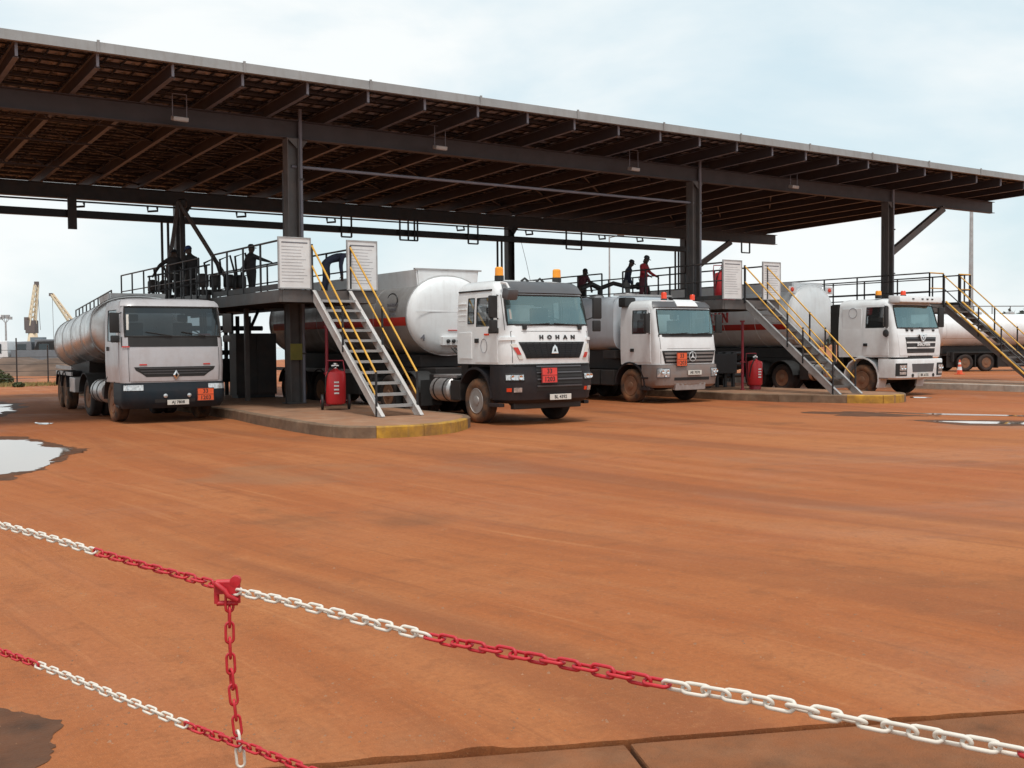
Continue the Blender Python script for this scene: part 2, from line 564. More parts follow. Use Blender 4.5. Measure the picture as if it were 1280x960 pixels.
# ------------------------------------------------------------------ cab surface
class Cab:
    """A cab shell: rounded plan at every height. lv: (z, front y, back y, half width, corner radius, bulge)."""

    def __init__(s, lv, xc):
        s.lv, s.xc = lv, xc

    def at(s, z):
        L = s.lv
        if z <= L[0][0]:
            return L[0][1:]
        for a, b in zip(L, L[1:]):
            if z <= b[0]:
                t = (z - a[0]) / (b[0] - a[0])
                return tuple(lerp(p, q, t) for p, q in zip(a[1:], b[1:]))
        return L[-1][1:]

    def pt(s, key, z):
        k, v = key
        yf, yb, hw, r, bl = s.at(z)
        if k == 'F':
            x = max(-1, min(1, v)) * hw
            ax = abs(x)
            y = yf + bl * v * v
            if ax > hw - r:
                y += r - math.sqrt(max(0, r * r - (ax - hw + r) ** 2))
            return Vector((s.xc + x, y, z))
        y = min(max(v, yf + r + bl), yb)
        return Vector((s.xc + (-hw if k == 'L' else hw), y, z))

    FK = [-1, -.992, -.97, -.93, -.88, -.8, -.68, -.5, -.25, 0, .25, .5, .68, .8, .88, .93, .97, .992, 1]

    def body(s, ys, zs, holes, top=True):
        """holes: list of (kind, lo, hi, z0, z1)"""
        keys = [('L', y) for y in sorted(ys, reverse=True)] + [('F', v) for v in s.FK] + [('R', y) for y in sorted(ys)]
        zs = sorted(set(zs) | {l[0] for l in s.lv} | {h[3] for h in holes} | {h[4] for h in holes})
        nk = len(keys)
        vs = [s.pt(k, z) for z in zs for k in keys]
        fs = []
        for j in range(len(zs) - 1):
            zm = (zs[j] + zs[j + 1]) / 2
            for i in range(nk):
                a, b = keys[i], keys[(i + 1) % nk]
                cut = False
                for (hk, lo, hi, z0, z1) in holes:
                    if a[0] == b[0] == hk and z0 < zm < z1 and lo - 1e-6 <= min(a[1], b[1]) and max(a[1], b[1]) <= hi + 1e-6:
                        cut = True
                    if hk == 'B' and i == nk - 1 and z0 < zm < z1:
                        cut = True
                if not cut:
                    fs.append((j * nk + i, j * nk + (i + 1) % nk, (j + 1) * nk + (i + 1) % nk, (j + 1) * nk + i))
        if top:
            fs.append(tuple((len(zs) - 1) * nk + i for i in range(nk)))
        mb = MB()
        mb.add(vs, fs)
        return mb

    def patch(s, kind, lo, hi, z0, z1, off=0.006, thick=0.0, nk=9, nz=5, hole=None, kscale=None, zshift=None):
        """a piece of the cab's skin lifted off by off, optionally thick (extends inward)"""
        mb = MB()
        ks = [lerp(lo, hi, i / (nk - 1)) for i in range(nk)]
        zz = [lerp(z0, z1, j / (nz - 1)) for j in range(nz)]
        if hole:
            ks = sorted(set(ks) | {hole[0], hole[1]})
            zz = sorted(set(zz) | {hole[2], hole[3]})
        nk, nz = len(ks), len(zz)

        def P(k, z, o):
            kk = k * (kscale(z) if kscale else 1)
            z = z + (zshift(k) if zshift else 0)
            e = 0.01
            p = s.pt((kind, kk), z)
            du = s.pt((kind, kk + e), z) - s.pt((kind, kk - e), z)
            dv = s.pt((kind, kk), z + e) - s.pt((kind, kk), z - e)
            if du.length < 1e-7:
                du = Vector((0, 1, 0)) if kind != 'F' else Vector((1, 0, 0))
            nn = du.cross(dv)
            if nn.length < 1e-9:
                nn = Vector((0, -1, 0))
            nn.normalize()
            if kind == 'F' and nn.y > 0 or kind == 'L' and nn.x > 0 or kind == 'R' and nn.x < 0:
                nn = -nn
            return p + nn * o
        outer = [P(k, z, off) for z in zz for k in ks]
        fs = []
        ok = {}
        for j in range(nz - 1):
            for i in range(nk - 1):
                km, zm = (ks[i] + ks[i + 1]) / 2, (zz[j] + zz[j + 1]) / 2
                ok[i, j] = not (hole and hole[0] < km < hole[1] and hole[2] < zm < hole[3])
                if ok[i, j]:
                    fs.append((j * nk + i, j * nk + i + 1, (j + 1) * nk + i + 1, (j + 1) * nk + i))
        if thick:
            inner = [P(k, z, off - thick) for z in zz for k in ks]
            n0 = len(outer)
            fs2 = []
            for (i, j), v in ok.items():
                if not v:
                    continue
                q = [(i, j), (i + 1, j), (i + 1, j + 1), (i, j + 1)]
                for (p1, p2, nb) in ((q[0], q[1], (i, j - 1)), (q[1], q[2], (i + 1, j)), (q[2], q[3], (i, j + 1)), (q[3], q[0], (i - 1, j))):
                    if not ok.get(nb, False):
                        a, b = p1[1] * nk + p1[0], p2[1] * nk + p2[0]
                        fs2.append((a, n0 + a, n0 + b, b))
            mb.add(outer + inner, fs + fs2)
        else:
            mb.add(outer, fs)
        return mb

    def ring(s, kind, lo, hi, z0, z1, r=0.018, off=0.0, n=6):
        """rubber seal round an opening"""
        pts = []
        A = [lerp(lo, hi, i / 12) for i in range(13)]
        B = [lerp(z0, z1, i / 6) for i in range(7)]
        cut = 1
        path = [(k, z0) for k in A] + [(hi, z) for z in B[1:]] + [(k, z1) for k in A[::-1][1:]] + [(lo, z) for z in B[::-1][1:-1]]
        for k, z in path:
            p = s.pt((kind, k), z)
            pts.append(p + (Vector((0, -off, 0)) if kind == 'F' else Vector((-off if kind == 'L' else off, 0, 0))))
        return MB().tube(pts, r, 6, closed=True)


# ------------------------------------------------------------------ wheels
_wheel = {}


def wheel_meshes(kind):
    if kind in _wheel:
        return _wheel[kind]
    ty, rm = ('tyre_dusty', 'rim_steel') if kind == 'front_dusty' else ('tyre_clean', 'rim_steel') if kind == 'front' else \
        ('tyre_dusty', 'rim_dusty') if kind == 'orange' else ('tyre_clean', 'rim_dusty')
    r, w = 0.52, 0.30
    prof = [(0.29, -w / 2 + .03), (0.33, -w / 2), (0.42, -w / 2 - .01), (0.485, -w / 2 + .01), (r - .012, -w / 2 + .035)]
    for k in range(4):
        x = -w / 2 + .05 + k * (w - .1) / 4
        prof += [(r, x), (r, x + .042), (r - .014, x + .046), (r - .014, x + .054)]
    prof += [(r - .012, w / 2 - .035), (0.485, w / 2 - .01), (0.42, w / 2 + .01), (0.33, w / 2), (0.29, w / 2 - .03)]
    tyre = MB().lathe(prof, axis='X', n=36).mesh('wheel', ty, 40)
    # outer face of the rim looks to -x
    rp = [(0.30, -.14), (0.285, -.15), (0.27, -.13), (0.262, -.06), (0.20, -.035), (0.14, -.05), (0.125, -.13), (0.115, -.155), (0.07, -.165), (0.001, -.168)]
    rim = MB().lathe(rp, axis='X', n=28)
    for k in range(10):
        a = 2 * PI * k / 10
        c = (-.04, .165 * math.cos(a), .165 * math.sin(a))
        rim.lathe([(.016, 0), (.016, -.04), (.008, -.045)], c, 'X', 6)
    for k in range(8):
        a = 2 * PI * (k + .5) / 8
        rim.lathe([(.026, .0), (.026, -.012), (.02, -.0125)], (-.052, .228 * math.cos(a), .228 * math.sin(a)), 'X', 8)
    rimm = rim.mesh('rim', rm, 35)
    _wheel[kind] = (tyre, rimm)
    return _wheel[kind]


def add_wheel(parent, x, y, kind, side, r=0.52):
    """side -1: outer face to -x, +1: outer face to +x"""
    ty, rm = wheel_meshes(kind)
    w = link('wheel', ty, parent, (x, y, r), (0, 0, 0 if side < 0 else PI))
    w.rotation_euler.x = rng.uniform(0, 0.6) if side < 0 else -rng.uniform(0, 0.6)
    link('rim', rm, w)
    return w


# ------------------------------------------------------------------ tank
def tank_section(a, b, n=36, e=2.25):
    out = []
    for j in range(n):
        t = 2 * PI * j / n
        c, s_ = math.cos(t), math.sin(t)
        out.append((a * math.copysign(abs(c) ** (2 / e), c), b * math.copysign(abs(s_) ** (2 / e), s_)))
    return out


def build_tank(parent, y0, y1, xc, zc, a, b, matname, e=2.25, tilt=0.0, dome=0.22, collar=True, zc_shift=0.0):
    n = 40
    mb = MB()
    ys = []
    for k in range(6):
        q = k / 5
        ys.append((y0 - dome * (1 - q * q) ** 0.5 if False else y0 + dome * (1 - math.sin(q * PI / 2)) * 0 - dome * math.cos(q * PI / 2), max(0.02, math.sin(q * PI / 2) ** 0.55)))
    mid = 9
    for k in range(1, mid):
        ys.append((lerp(y0, y1, k / mid), 1.0))
    for k in range(6):
        q = 1 - k / 5
        ys.append((y1 + dome * math.cos(q * PI / 2), max(0.02, math.sin(q * PI / 2) ** 0.55)))
    ys.sort()
    sec = tank_section(a, b, n, e)
    vs, fs = [], []
    for (y, s_) in ys:
        dz = -tilt * (y - y0)
        for (x, z) in sec:
            vs.append((xc + x * s_, y, zc + z * s_ + dz))
    for i in range(len(ys) - 1):
        for j in range(n):
            fs.append((i * n + j, i * n + (j + 1) % n, (i + 1) * n + (j + 1) % n, (i + 1) * n + j))
    fs.append(tuple(range(n)))
    fs.append(tuple((len(ys) - 1) * n + j for j in range(n - 1, -1, -1)))
    mb.add(vs, fs)
    t = obj('tank', mb, matname, parent, smooth=50)
    if isinstance(matname, list):
        for p in t.data.polygons:
            if p.center.y < y0 + .01:
                p.material_index = 1
        matname = matname[0]
    # weld bands round the shell
    k = max(3, int((y1 - y0) / 1.6))
    for i in range(k + 1):
        y = lerp(y0, y1, i / k)
        dz = -tilt * (y - y0)
        mb = MB().tube([(xc + x * 1.002, y, zc + z * 1.002 + dz) for (x, z) in sec], 0.014 if 0 < i < k else 0.026, 6, closed=True)
        obj('weld_band', mb, matname, t, smooth=60)
    return t


def tank_stripe(parent, y0, y1, xc, zc, a, b, z0, z1, matname, side=-1, e=2.25):
    mb = MB()
    vs, fs = [], []
    nz, ny = 5, 6
    for i in range(ny):
        y = lerp(y0, y1, i / (ny - 1))
        for j in range(nz):
            z = lerp(z0, z1, j / (nz - 1))
            q = max(0, 1 - abs((z - zc) / b) ** e) ** (1 / e)
            vs.append((xc + side * (a * q + 0.006), y, z))
    for i in range(ny - 1):
        for j in range(nz - 1):
            fs.append((i * nz + j, i * nz + j + 1, (i + 1) * nz + j + 1, (i + 1) * nz + j))
    mb.add(vs, fs)
    return obj('stripe', mb, matname, parent, smooth=60, fix=False)


# ------------------------------------------------------------------ trucks
def placard(parent, x, y, z, w, h, matname, rows=('33', '1203'), tilt=0.0):
    """hazard plate facing -y"""
    p = obj('hazard_plate', MB().box(-w / 2, w / 2, -.006, .006, -h / 2, h / 2), matname, parent, (x, y, z), (tilt, 0, 0))
    fr = MB()
    t = 0.014
    for (a, b, c, d) in ((-w / 2, w / 2, h / 2 - t, h / 2), (-w / 2, w / 2, -h / 2, -h / 2 + t), (-w / 2, -w / 2 + t, -h / 2 + t, h / 2 - t), (w / 2 - t, w / 2, -h / 2 + t, h / 2 - t), (-w / 2 + t, w / 2 - t, -t / 3, t / 3)):
        fr.box(a, b, -.010, -.0065, c, d)
    obj('plate_border', fr, 'print_black', p)
    for k, s_ in enumerate(rows):
        me = text_mesh('number', s_, h * 0.42, 'print_black', 0.002, 0.002)
        link('number', me, p, (0, -.0085, h * (.24 - .5 * k)), (PI / 2, 0, 0))
    return p


def number_plate(parent, x, y, z, txt, w=0.52, h=0.12, tilt=0.0):
    p = obj('number_plate', MB().box(-w / 2, w / 2, -.006, .006, -h / 2, h / 2), 'plate_white', parent, (x, y, z), (tilt, 0, 0), bevel=0.003)
    link('number', text_mesh('number', txt, h * 0.82, 'print_black', 0.002, 0.0015), p, (0, -.0085, 0), (PI / 2, 0, 0))
    return p


def mirror(parent, x, y, z0, z1, side, matname='black_rubber', d=0.10, w=0.22, low=None):
    """mirror housing on arms; side -1 sticks out to -x"""
    mb = MB().box(min(0, side * w), max(0, side * w), -d / 2, d / 2, z0, z1)
    m = obj('mirror', mb, matname, parent, (x, y, 0), (0, 0, side * -0.25), bevel=0.03, smooth=45)
    arm = MB()
    for z in (z0 + 0.05, z1 - 0.05):
        arm.tube([(side * 0.05, 0, z), (side * -0.1, 0.04, z + (0.06 if z > (z0 + z1) / 2 else -.06)), (-side * 0.24, 0.20, z + (0.08 if z > (z0 + z1) / 2 else -.08))], 0.014, 6)
    obj('mirror_arm', arm, 'black_rubber', m, smooth=50)
    g = MB().box(min(0.02 * side, side * (w - .02)), max(.02 * side, side * (w - .02)), d / 2 + .001, d / 2 + .006, z0 + .03, z1 - .03)
    obj('mirror_glass', g, 'chrome', m)
    if low:
        mb = MB().box(min(0, side * w * .9), max(0, side * w * .9), -d / 2, d / 2, low[0], low[1])
        obj('mirror', mb, matname, parent, (x, y, 0), (0, 0, side * -0.25), bevel=0.03, smooth=45)
    return m


def wiper(parent, cab, f0, z0, f1, z1, off=0.03):
    pts = []
    for i in range(7):
        t = i / 6
        p = cab.pt(('F', lerp(f0, f1, t)), lerp(z0, z1, t))
        pts.append(p + Vector((0, -off, 0)))
    obj('wiper', MB().tube(pts, 0.012, 5), 'black_rubber', parent)


def fender(parent, xc, y, r, w, a0, a1, matname, z=0.52, th=0.025):
    vs, fs = [], []
    n = 14
    for i in range(n):
        a = R(lerp(a0, a1, i / (n - 1)))
        for (rr, xx) in ((r, -w / 2), (r, w / 2), (r + th, w / 2), (r + th, -w / 2)):
            vs.append((xc + xx, y - math.cos(a) * rr, z + math.sin(a) * rr))
    for i in range(n - 1):
        for j in range(4):
            fs.append((i * 4 + j, i * 4 + (j + 1) % 4, (i + 1) * 4 + (j + 1) % 4, (i + 1) * 4 + j))
    fs += [(0, 1, 2, 3), tuple((n - 1) * 4 + j for j in (3, 2, 1, 0))]
    return obj('fender', MB().add(vs, fs), matname, parent, smooth=35)


def text_front(parent, name, txt, size, x, y, z, matname, tilt=0, depth=.004, bold=.002, squeeze=1.0):
    return link(name, text_mesh(name, txt, size, matname, depth, bold, squeeze), parent, (x, y, z), (PI / 2 + tilt, 0, 0))


def cab_common(t, cab, S):
    """shell, glazing, doors, interior"""
    W = S['win']                                   # (f0,f1,z0,z1)
    sw = S['side_win']                             # list of (y0,y1,z0,z1)
    holes = [('F', W[0], W[1], W[2], W[3])]
    cab.FK = sorted(set(Cab.FK) | {W[0], W[1]})
    ys = set(S['ys'])
    for (a, b, c, d) in sw:
        holes += [('L', a, b, c, d), ('R', a, b, c, d)]
        ys |= {a, b}
    if S.get('rear_open'):
        holes.append(('B', 0, 0, *S['rear_open']))
    body = obj('cab', cab.body(sorted(ys), S['zs'], holes), S['paint'], t, smooth=38)
    g = cab.patch('F', W[0], W[1], W[2], W[3], 0.004, 0, 15, 5)
    ws = obj('windscreen', g, S['glass'], t, smooth=60, fix=False)
    obj('window_seal', cab.ring('F', W[0], W[1], W[2], W[3], 0.024), 'black_rubber', ws, smooth=60)
    for side in ('L', 'R'):
        for (a, b, c, d) in sw:
            w_ = obj('side_window', cab.patch(side, a, b, c, d, 0.002, 0, 3, 3), 'window_dark', t, fix=False)
            obj('window_seal', cab.ring(side, a, b, c, d, 0.016), 'black_rubber', w_, smooth=60)
        dy0, dy1, dz0, dz1 = S['door']
        a, b, c, d = S['door_win']
        dr = obj('door', cab.patch(side, dy0, dy1, dz0, dz1, 0.014, 0.05, 5, 5, hole=(a, b, c, d)), S['paint'], t, smooth=35)
        x = cab.xc + (-1 if side == 'L' else 1) * (cab.at(S['handle'][1])[2] + 0.02)
        obj('door_handle', MB().box(x - .02, x + .02, S['handle'][0] - .08, S['handle'][0] + .08, S['handle'][1] - .05, S['handle'][1] + .05), 'black_rubber', dr, bevel=0.008)
    # inside of the cab
    yf, yb, hw, r, bl = cab.at(W[2])
    zf = S['floor']
    obj('cab_floor', MB().box(cab.xc - hw + .06, cab.xc + hw - .06, yf + .12, yb - .06, zf, zf + .05), 'dash', t)
    obj('dashboard', MB().prism([(yf + .10 + bl, W[2] - .30), (yf + .14 + bl, W[2] - .04), (yf + .42, W[2] - .08), (yf + .55, W[2] - .35)], cab.xc - hw + .1, cab.xc + hw - .1, 'X'), 'dash', t, bevel=.02)
    for sx in (-.62, .62):
        s_ = MB().box(cab.xc + sx - .26, cab.xc + sx + .26, yf + .85, yf + 1.35, zf + .35, zf + .55)
        st = obj('seat', s_, 'seat_cloth', t, bevel=.05)
        obj('seat_back', MB().box(cab.xc + sx - .24, cab.xc + sx + .24, yf + 1.28, yf + 1.42, zf + .6, zf + 1.25).box(cab.xc + sx - .13, cab.xc + sx + .13, yf + 1.30, yf + 1.40, zf + 1.28, zf + 1.46), 'seat_cloth', st, bevel=.04)
    obj('dash_paper', MB().box(cab.xc - .55, cab.xc - .20, yf + .24, yf + .40, W[2] - .035, W[2] - .025).box(cab.xc + .05, cab.xc + .2, yf + .22, yf + .34, W[2] - .035, W[2] + .03), 'board_white', t)
    obj('curtain', MB().box(cab.xc - hw + .10, cab.xc + hw - .10, yf + .55, yf + .57, W[3] - .03, W[3] + .06), 'seat_cloth', t)
    c = Vector((cab.xc + .62, yf + .62, W[2] + .02))
    ring = [c + Vector((.23 * math.cos(a), .23 * math.sin(a) * .75, .23 * math.sin(a) * .66)) for a in [2 * PI * k / 18 for k in range(18)]]
    sw_ = MB().tube(ring, .017, 6, closed=True)
    sw_.bar(c + Vector((-.22, 0, 0)), c + Vector((.22, 0, 0)), .03).tube([c, c + Vector((0, -.15, -.25))], .03, 6)
    obj('steering_wheel', sw_, 'black_rubber', t, smooth=60)
    return body


def chassis(t, xc, y0, y1, zt=1.02):
    mb = MB()
    for sx in (-.42, .42):
        mb.box(xc + sx - .04, xc + sx + .04, y0, y1, zt - .27, zt)
    for k in range(6):
        y = lerp(y0 + .1, y1 - .1, k / 5)
        mb.box(xc - .38, xc + .38, y - .05, y + .05, zt - .22, zt - .05)
    obj('chassis_rail', mb, 'chassis', t)


def axle(t, xc, y, kindL, kindR=None, dual=False, track=1.0):
    kindR = kindR or kindL
    obj('axle', MB().tube([(xc - track, y, .52), (xc - .3, y, .52), (xc - .2, y, .52), (xc + .2, y, .52), (xc + track, y, .52)], [.07, .07, .17, .17, .07], 10), 'chassis', t, smooth=50)
    add_wheel(t, xc - track - .02, y, kindL, -1)
    add_wheel(t, xc + track + .02, y, kindR, 1)
    if dual:
        add_wheel(t, xc - track + .32, y, kindL, -1)
        add_wheel(t, xc + track - .32, y, kindR, 1)


def fuel_tank(t, x, y0, y1, z, r, matname='alu_box'):
    prof = [(.001, y0), (r * .8, y0 + .0), (r, y0 + .05), (r, y1 - .05), (r * .8, y1), (.001, y1)]
    f = obj('fuel_tank', MB().lathe(prof, (x, 0, z), 'Y', 20), matname, t, smooth=40)
    for k in (0.25, .75):
        y = lerp(y0, y1, k)
        obj('tank_strap', MB().lathe([(r + .008, y - .03), (r + .008, y + .03)], (x, 0, z), 'Y', 20), 'chassis', f)
    return f


def beacon(t, x, y, z, matname, r=.085, h=.17):
    b = obj('beacon', MB().lathe([(r * 1.02, .05), (r, .06), (r * .97, h), (r * .7, h + .03), (.001, h + .035)], (x, y, z), 'Z', 16), matname, t, smooth=40)
    obj('beacon_base', MB().lathe([(r * 1.1, -.06), (r * 1.1, .05), (r * .9, .052)], (x, y, z), 'Z', 16), 'black_rubber', b, smooth=40)
    return b


def top_box(t, xc, y0, y1, z, w, h, matname, tilt=0):
    """walkway trough along the crown of a tank: side plates, front plate and manhole lids"""
    def zz(y):
        return z - tilt * (y - y0)
    for sx in (-1, 1):
        x = xc + sx * w / 2
        obj('trough_plate', MB().add([(x - .02, y0, zz(y0) - .35), (x + .02, y0, zz(y0) - .35), (x + .02, y1, zz(y1) - .35), (x - .02, y1, zz(y1) - .35),
                                      (x - .02 + sx * .06, y0, zz(y0) + h), (x + .02 + sx * .06, y0, zz(y0) + h), (x + .02 + sx * .06, y1, zz(y1) + h), (x - .02 + sx * .06, y1, zz(y1) + h)],
                                     [(0, 3, 2, 1), (4, 5, 6, 7), (0, 1, 5, 4), (1, 2, 6, 5), (2, 3, 7, 6), (3, 0, 4, 7)]), matname, t)
    for y in (y0, y1):
        obj('end_plate', MB().prism([(xc - w / 2 + .03, zz(y) - .5), (xc + w / 2 - .03, zz(y) - .5), (xc + w / 2 + .03, zz(y) + h), (xc - w / 2 - .03, zz(y) + h)], y - .02, y + .02, 'Y'), matname, t)
    k = 5
    for i in range(k):
        y = lerp(y0 + .9, y1 - .9, i / (k - 1))
        m_ = MB().lathe([(.26, -.1), (.26, .06), (.24, .1), (.1, .14), (.001, .145)], (xc, y, zz(y) + .02), 'Z', 18)
        obj('manhole', m_, 'alu_box', t, smooth=40)


def seam(parent, cab, kind, k0, k1, z0, z1, off=.004):
    obj('panel_gap', cab.patch(kind, k0, k1, z0, z1, off, .006, 9 if abs(k1 - k0) > .1 else 2, 2 if abs(z1 - z0) < .1 else 6), 'black_rubber', parent, fix=False)


def lamp_pods(parent, bp, f, z, n=2, r=.05, gap=.13):
    for k in range(n):
        p = bp.pt(('F', f + (k - (n - 1) / 2) * gap), z)
        obj('reflector_bowl', MB().lathe([(.001, -.022), (r * .45, -.024), (r, -.034), (r * 1.1, -.03), (r * 1.1, -.01)], p, 'Y', 16), 'chrome', parent, smooth=50)


# ---- truck A : cab-over with grey front, under the left bay
def truck_one():
    t = thing('tanker_truck', 'grey-fronted tanker truck with polished metal tank, leftmost in the bays', 'tanker truck', (6.53, 26.1, 0), group='tanker trucks in the loading bays')
    xc = 1.24
    cab = Cab([(.98, .06, 1.75, 1.22, .16, .05), (1.4, .05, 1.75, 1.235, .16, .05), (1.83, .09, 1.75, 1.235, .16, .05), (2.4, .16, 1.75, 1.225, .17, .05),
               (2.84, .25, 1.75, 1.20, .18, .05), (2.93, .33, 1.72, 1.17, .18, .05), (3.0, .47, 1.66, 1.06, .2, .04), (3.03, .8, 1.55, .85, .2, .02)], xc)
    S = dict(paint='grey_paint', glass='windscreen_grey', win=(-.93, .93, 2.09, 2.80), side_win=[(.62, 1.45, 1.98, 2.74)], ys=[.3, .5, .62, .9, 1.2, 1.45, 1.75],
             zs=[1.2, 1.6], door=(.42, 1.55, 1.0, 2.85), door_win=(.62, 1.45, 1.98, 2.74), handle=(1.4, 1.8), floor=1.2, rear_open=(2.0, 2.7))
    cab_common(t, cab, S)
    obj('scuttle_panel', cab.patch('F', -.985, .985, 1.845, 2.075, .012, .03, 17, 3), 'black_rubber', t, smooth=50)
    fp = obj('front_panel', cab.patch('F', -.86, .86, 1.02, 1.825, .02, .03, 13, 4), 'grey_paint', t, smooth=50)
    for sx in (-1, 1):
        seam(t, cab, 'F', sx * .885 - .004, sx * .885 + .004, 1.02, 1.82)
    # curved grille mouth with bars
    g = obj('grille', cab.patch('F', -.79, .79, 1.12, 1.36, .024, .02, 15, 4, kscale=lambda z: .72 + .28 * min(1, max(0, (z - 1.14) / .16))), 'black_rubber', t, smooth=50)
    for k in range(3):
        z = 1.19 + k * .065
        obj('grille_bar', cab.patch('F', -.70, .70, z, z + .018, .034, .014, 13, 2, kscale=lambda z: .8 + .2 * min(1, max(0, (z - 1.14) / .16))), 'visor_grey', g, smooth=50)
    # diamond emblem
    e = Vector((xc, .02, 1.16))
    dm = [(0, .12), (.075, 0), (0, -.12), (-.075, 0)]
    di = [(0, .06), (.036, 0), (0, -.06), (-.036, 0)]
    mb = MB()
    vs = [(e.x + a, -.0, e.z + b) for a, b in dm] + [(e.x + a, -.012, e.z + b) for a, b in di] + [(e.x + a, .04, e.z + b) for a, b in dm]
    mb.add(vs, [(i, (i + 1) % 4, 4 + (i + 1) % 4, 4 + i) for i in range(4)] + [(8 + i, 8 + (i + 1) % 4, (i + 1) % 4, i) for i in range(4)])
    obj('emblem', mb, 'chrome', t)
    for f in (-.62, .62):
        obj('marker_strip', cab.patch('F', f - .07, f + .07, 1.40, 1.43, .027, .01, 3, 2), 'stripe_red', t)
    obj('marker_strip', cab.patch('F', -.97, -.86, 1.83, 1.86, .03, .01, 4, 2), 'stripe_red', t)
    # bumper
    bp = Cab([(.36, .10, .95, 1.17, .22, .06), (.48, .0, .95, 1.24, .22, .06), (.76, -.03, .95, 1.25, .2, .06), (.80, -.02, .95, 1.25, .2, .06), (.97, .02, .95, 1.24, .18, .05)], xc)
    b = obj('bumper', bp.body([.4, .95], [.6], []), 'bumper_blue', t, smooth=40)
    obj('air_intake', bp.patch('F', -.42, .36, .50, .58, .004, .01, 7, 2), 'black_rubber', b)
    for f in (-.80, .80):
        hl = obj('headlight', bp.patch('F', f - .17, f + .17, .80, .93, .012, .03, 9, 3), 'lamp_lens', t, smooth=50)
        obj('lamp_frame', bp.ring('F', f - .17, f + .17, .80, .93, .012), 'black_rubber', hl)
    for f in (-.22, .24):
        p = bp.pt(('F', f), .66)
        obj('fog_light', MB().lathe([(.05, 0), (.05, -.02), (.035, -.03), (.001, -.032)], p, 'Y', 14), 'lamp_lens', t, smooth=40)
    number_plate(t, xc + .02, -.05, .50, 'AJ 7808')
    placard(t, xc + .70, -.03, .67, .42, .32, 'placard_orange', ('33', '1203'))
    for f, q in ((-.55, -.05), (.15, .62)):
        wiper(t, cab, f, 2.20, q, 2.10, .045)
    obj('sun_visor', cab.patch('F', -.98, .98, 2.82, 2.95, .03, .03, 15, 3), 'grey_paint', t, smooth=50)
    mirror(t, -.02, .28, 2.18, 2.66, -1, low=(1.95, 2.12))
    mirror(t, 2.50, .28, 2.18, 2.66, 1, low=(1.95, 2.12))
    # red object and dark figure silhouette behind the glass: a sticker strip on the screen
    obj('windscreen_sticker', cab.patch('F', .50, .74, 2.06, 2.16, -.006, 0, 4, 2), 'lens_red', t, fix=False)
    obj('windscreen_sticker', cab.patch('F', -.90, -.84, 2.25, 2.62, -.006, 0, 3, 3), 'plate_white', t, fix=False)
    # steps and arches
    for sx in (-1, 1):
        x = xc + sx * 1.12
        obj('step', MB().box(x - .1, x + .1, .55, .9, .38, .44).box(x - .1, x + .1, .6, .92, .68, .73), 'dark_plastic', t, bevel=.01)
        fender(t, xc + sx * 1.05, 1.38, .62, .36, -5, 178, 'dark_plastic')
        fender(t, xc + sx * .95, 4.1, .62, .6, 10, 170, 'black_rubber')
    chassis(t, xc, .3, 6.0)
    obj('underside_shade', MB().box(xc - .85, xc + .85, .35, 1.7, .55, 1.0), 'chassis', t)  # dark block added to put shade into the open space under the cab
    for sx in (-1, 1):
        obj('wheel_house', MB().box(xc + sx * .80 - .05, xc + sx * .80 + .05, .6, 2.1, .6, 1.02), 'black_rubber', t)
    axle(t, xc, 1.38, 'orange')
    axle(t, xc, 4.1, 'rear', dual=True, track=.98)
    fuel_tank(t, xc - 1.0, 2.2, 3.2, .72, .30)
    obj('fifth_wheel', MB().box(xc - .45, xc + .45, 3.6, 4.7, 1.03, 1.2), 'chassis', t, bevel=.03)
    # trailer, standing a few degrees askew behind the tractor
    before = set(o.name for o in scene.objects)
    tl = .048
    y0, y1, zc = 2.95, 10.2, 2.34
    tank = build_tank(t, y0, y1, xc + .02, zc, 1.23, .83, 'tank_metal', e=2.5, tilt=tl, dome=.18)
    top_box(t, xc, y0 + .12, y0 + 1.6, 3.10, 1.3, .16, 'galvanised', tilt=tl)
    rail = MB()
    pts = []
    for k in range(10):
        y = lerp(y0 + .3, y1 - .4, k / 9)
        z = 3.06 - tl * (y - y0)
        rail.bar((xc - .62, y, z), (xc - .62, y, z + .28), .035)
        rail.box(xc - .3, xc + .2, y - .2, y + .2, z + .05, z + .16)
        pts.append((xc - .62, y, z + .29))
    rail.tube(pts, .022, 6)
    obj('handrail', rail, 'steel_grey', t)
    obj('tank_skirt', MB().prism([(2.9 + 3.4, 1.62), (y1, 1.45), (y1, 1.02), (6.5, 1.02)], xc - .75, xc + .75, 'X'), 'chassis', t)
    for sx in (-1, 1):
        for k in range(2):
            obj('side_guard', MB().box(xc + sx * 1.2 - .025, xc + sx * 1.2 + .025, 6.6, 10.0, 1.02 + k * .17, 1.13 + k * .17), 'galvanised', t, bevel=.008)
        obj('landing_leg', MB().box(xc + sx * .8 - .06, xc + sx * .8 + .06, 6.1, 6.22, .35, 1.1), 'steel_grey', t)
        fender(t, xc + sx * 1.0, 8.0, .60, .5, 15, 165, 'dark_plastic')
        fender(t, xc + sx * 1.0, 9.3, .60, .5, 15, 165, 'dark_plastic')
    obj('valve_box', MB().box(xc - 1.18, xc - .7, 6.3, 7.3, .55, .98), 'alu_box', t, bevel=.02)
    axle(t, xc, 8.0, 'orange', 'rear', track=1.03)
    axle(t, xc, 9.3, 'orange', 'rear', track=1.03)
    chassis(t, xc, 5.3, 10.1, 1.05)
    piv = Vector((xc, 4.1, 0))
    turn = Matrix.Translation(piv) @ Matrix.Rotation(R(-4.2), 4, 'Z') @ Matrix.Translation(-piv)
    for o in list(scene.objects):
        if o.name not in before and o.parent == t:
            o.matrix_local = turn @ o.matrix_basis
    return t


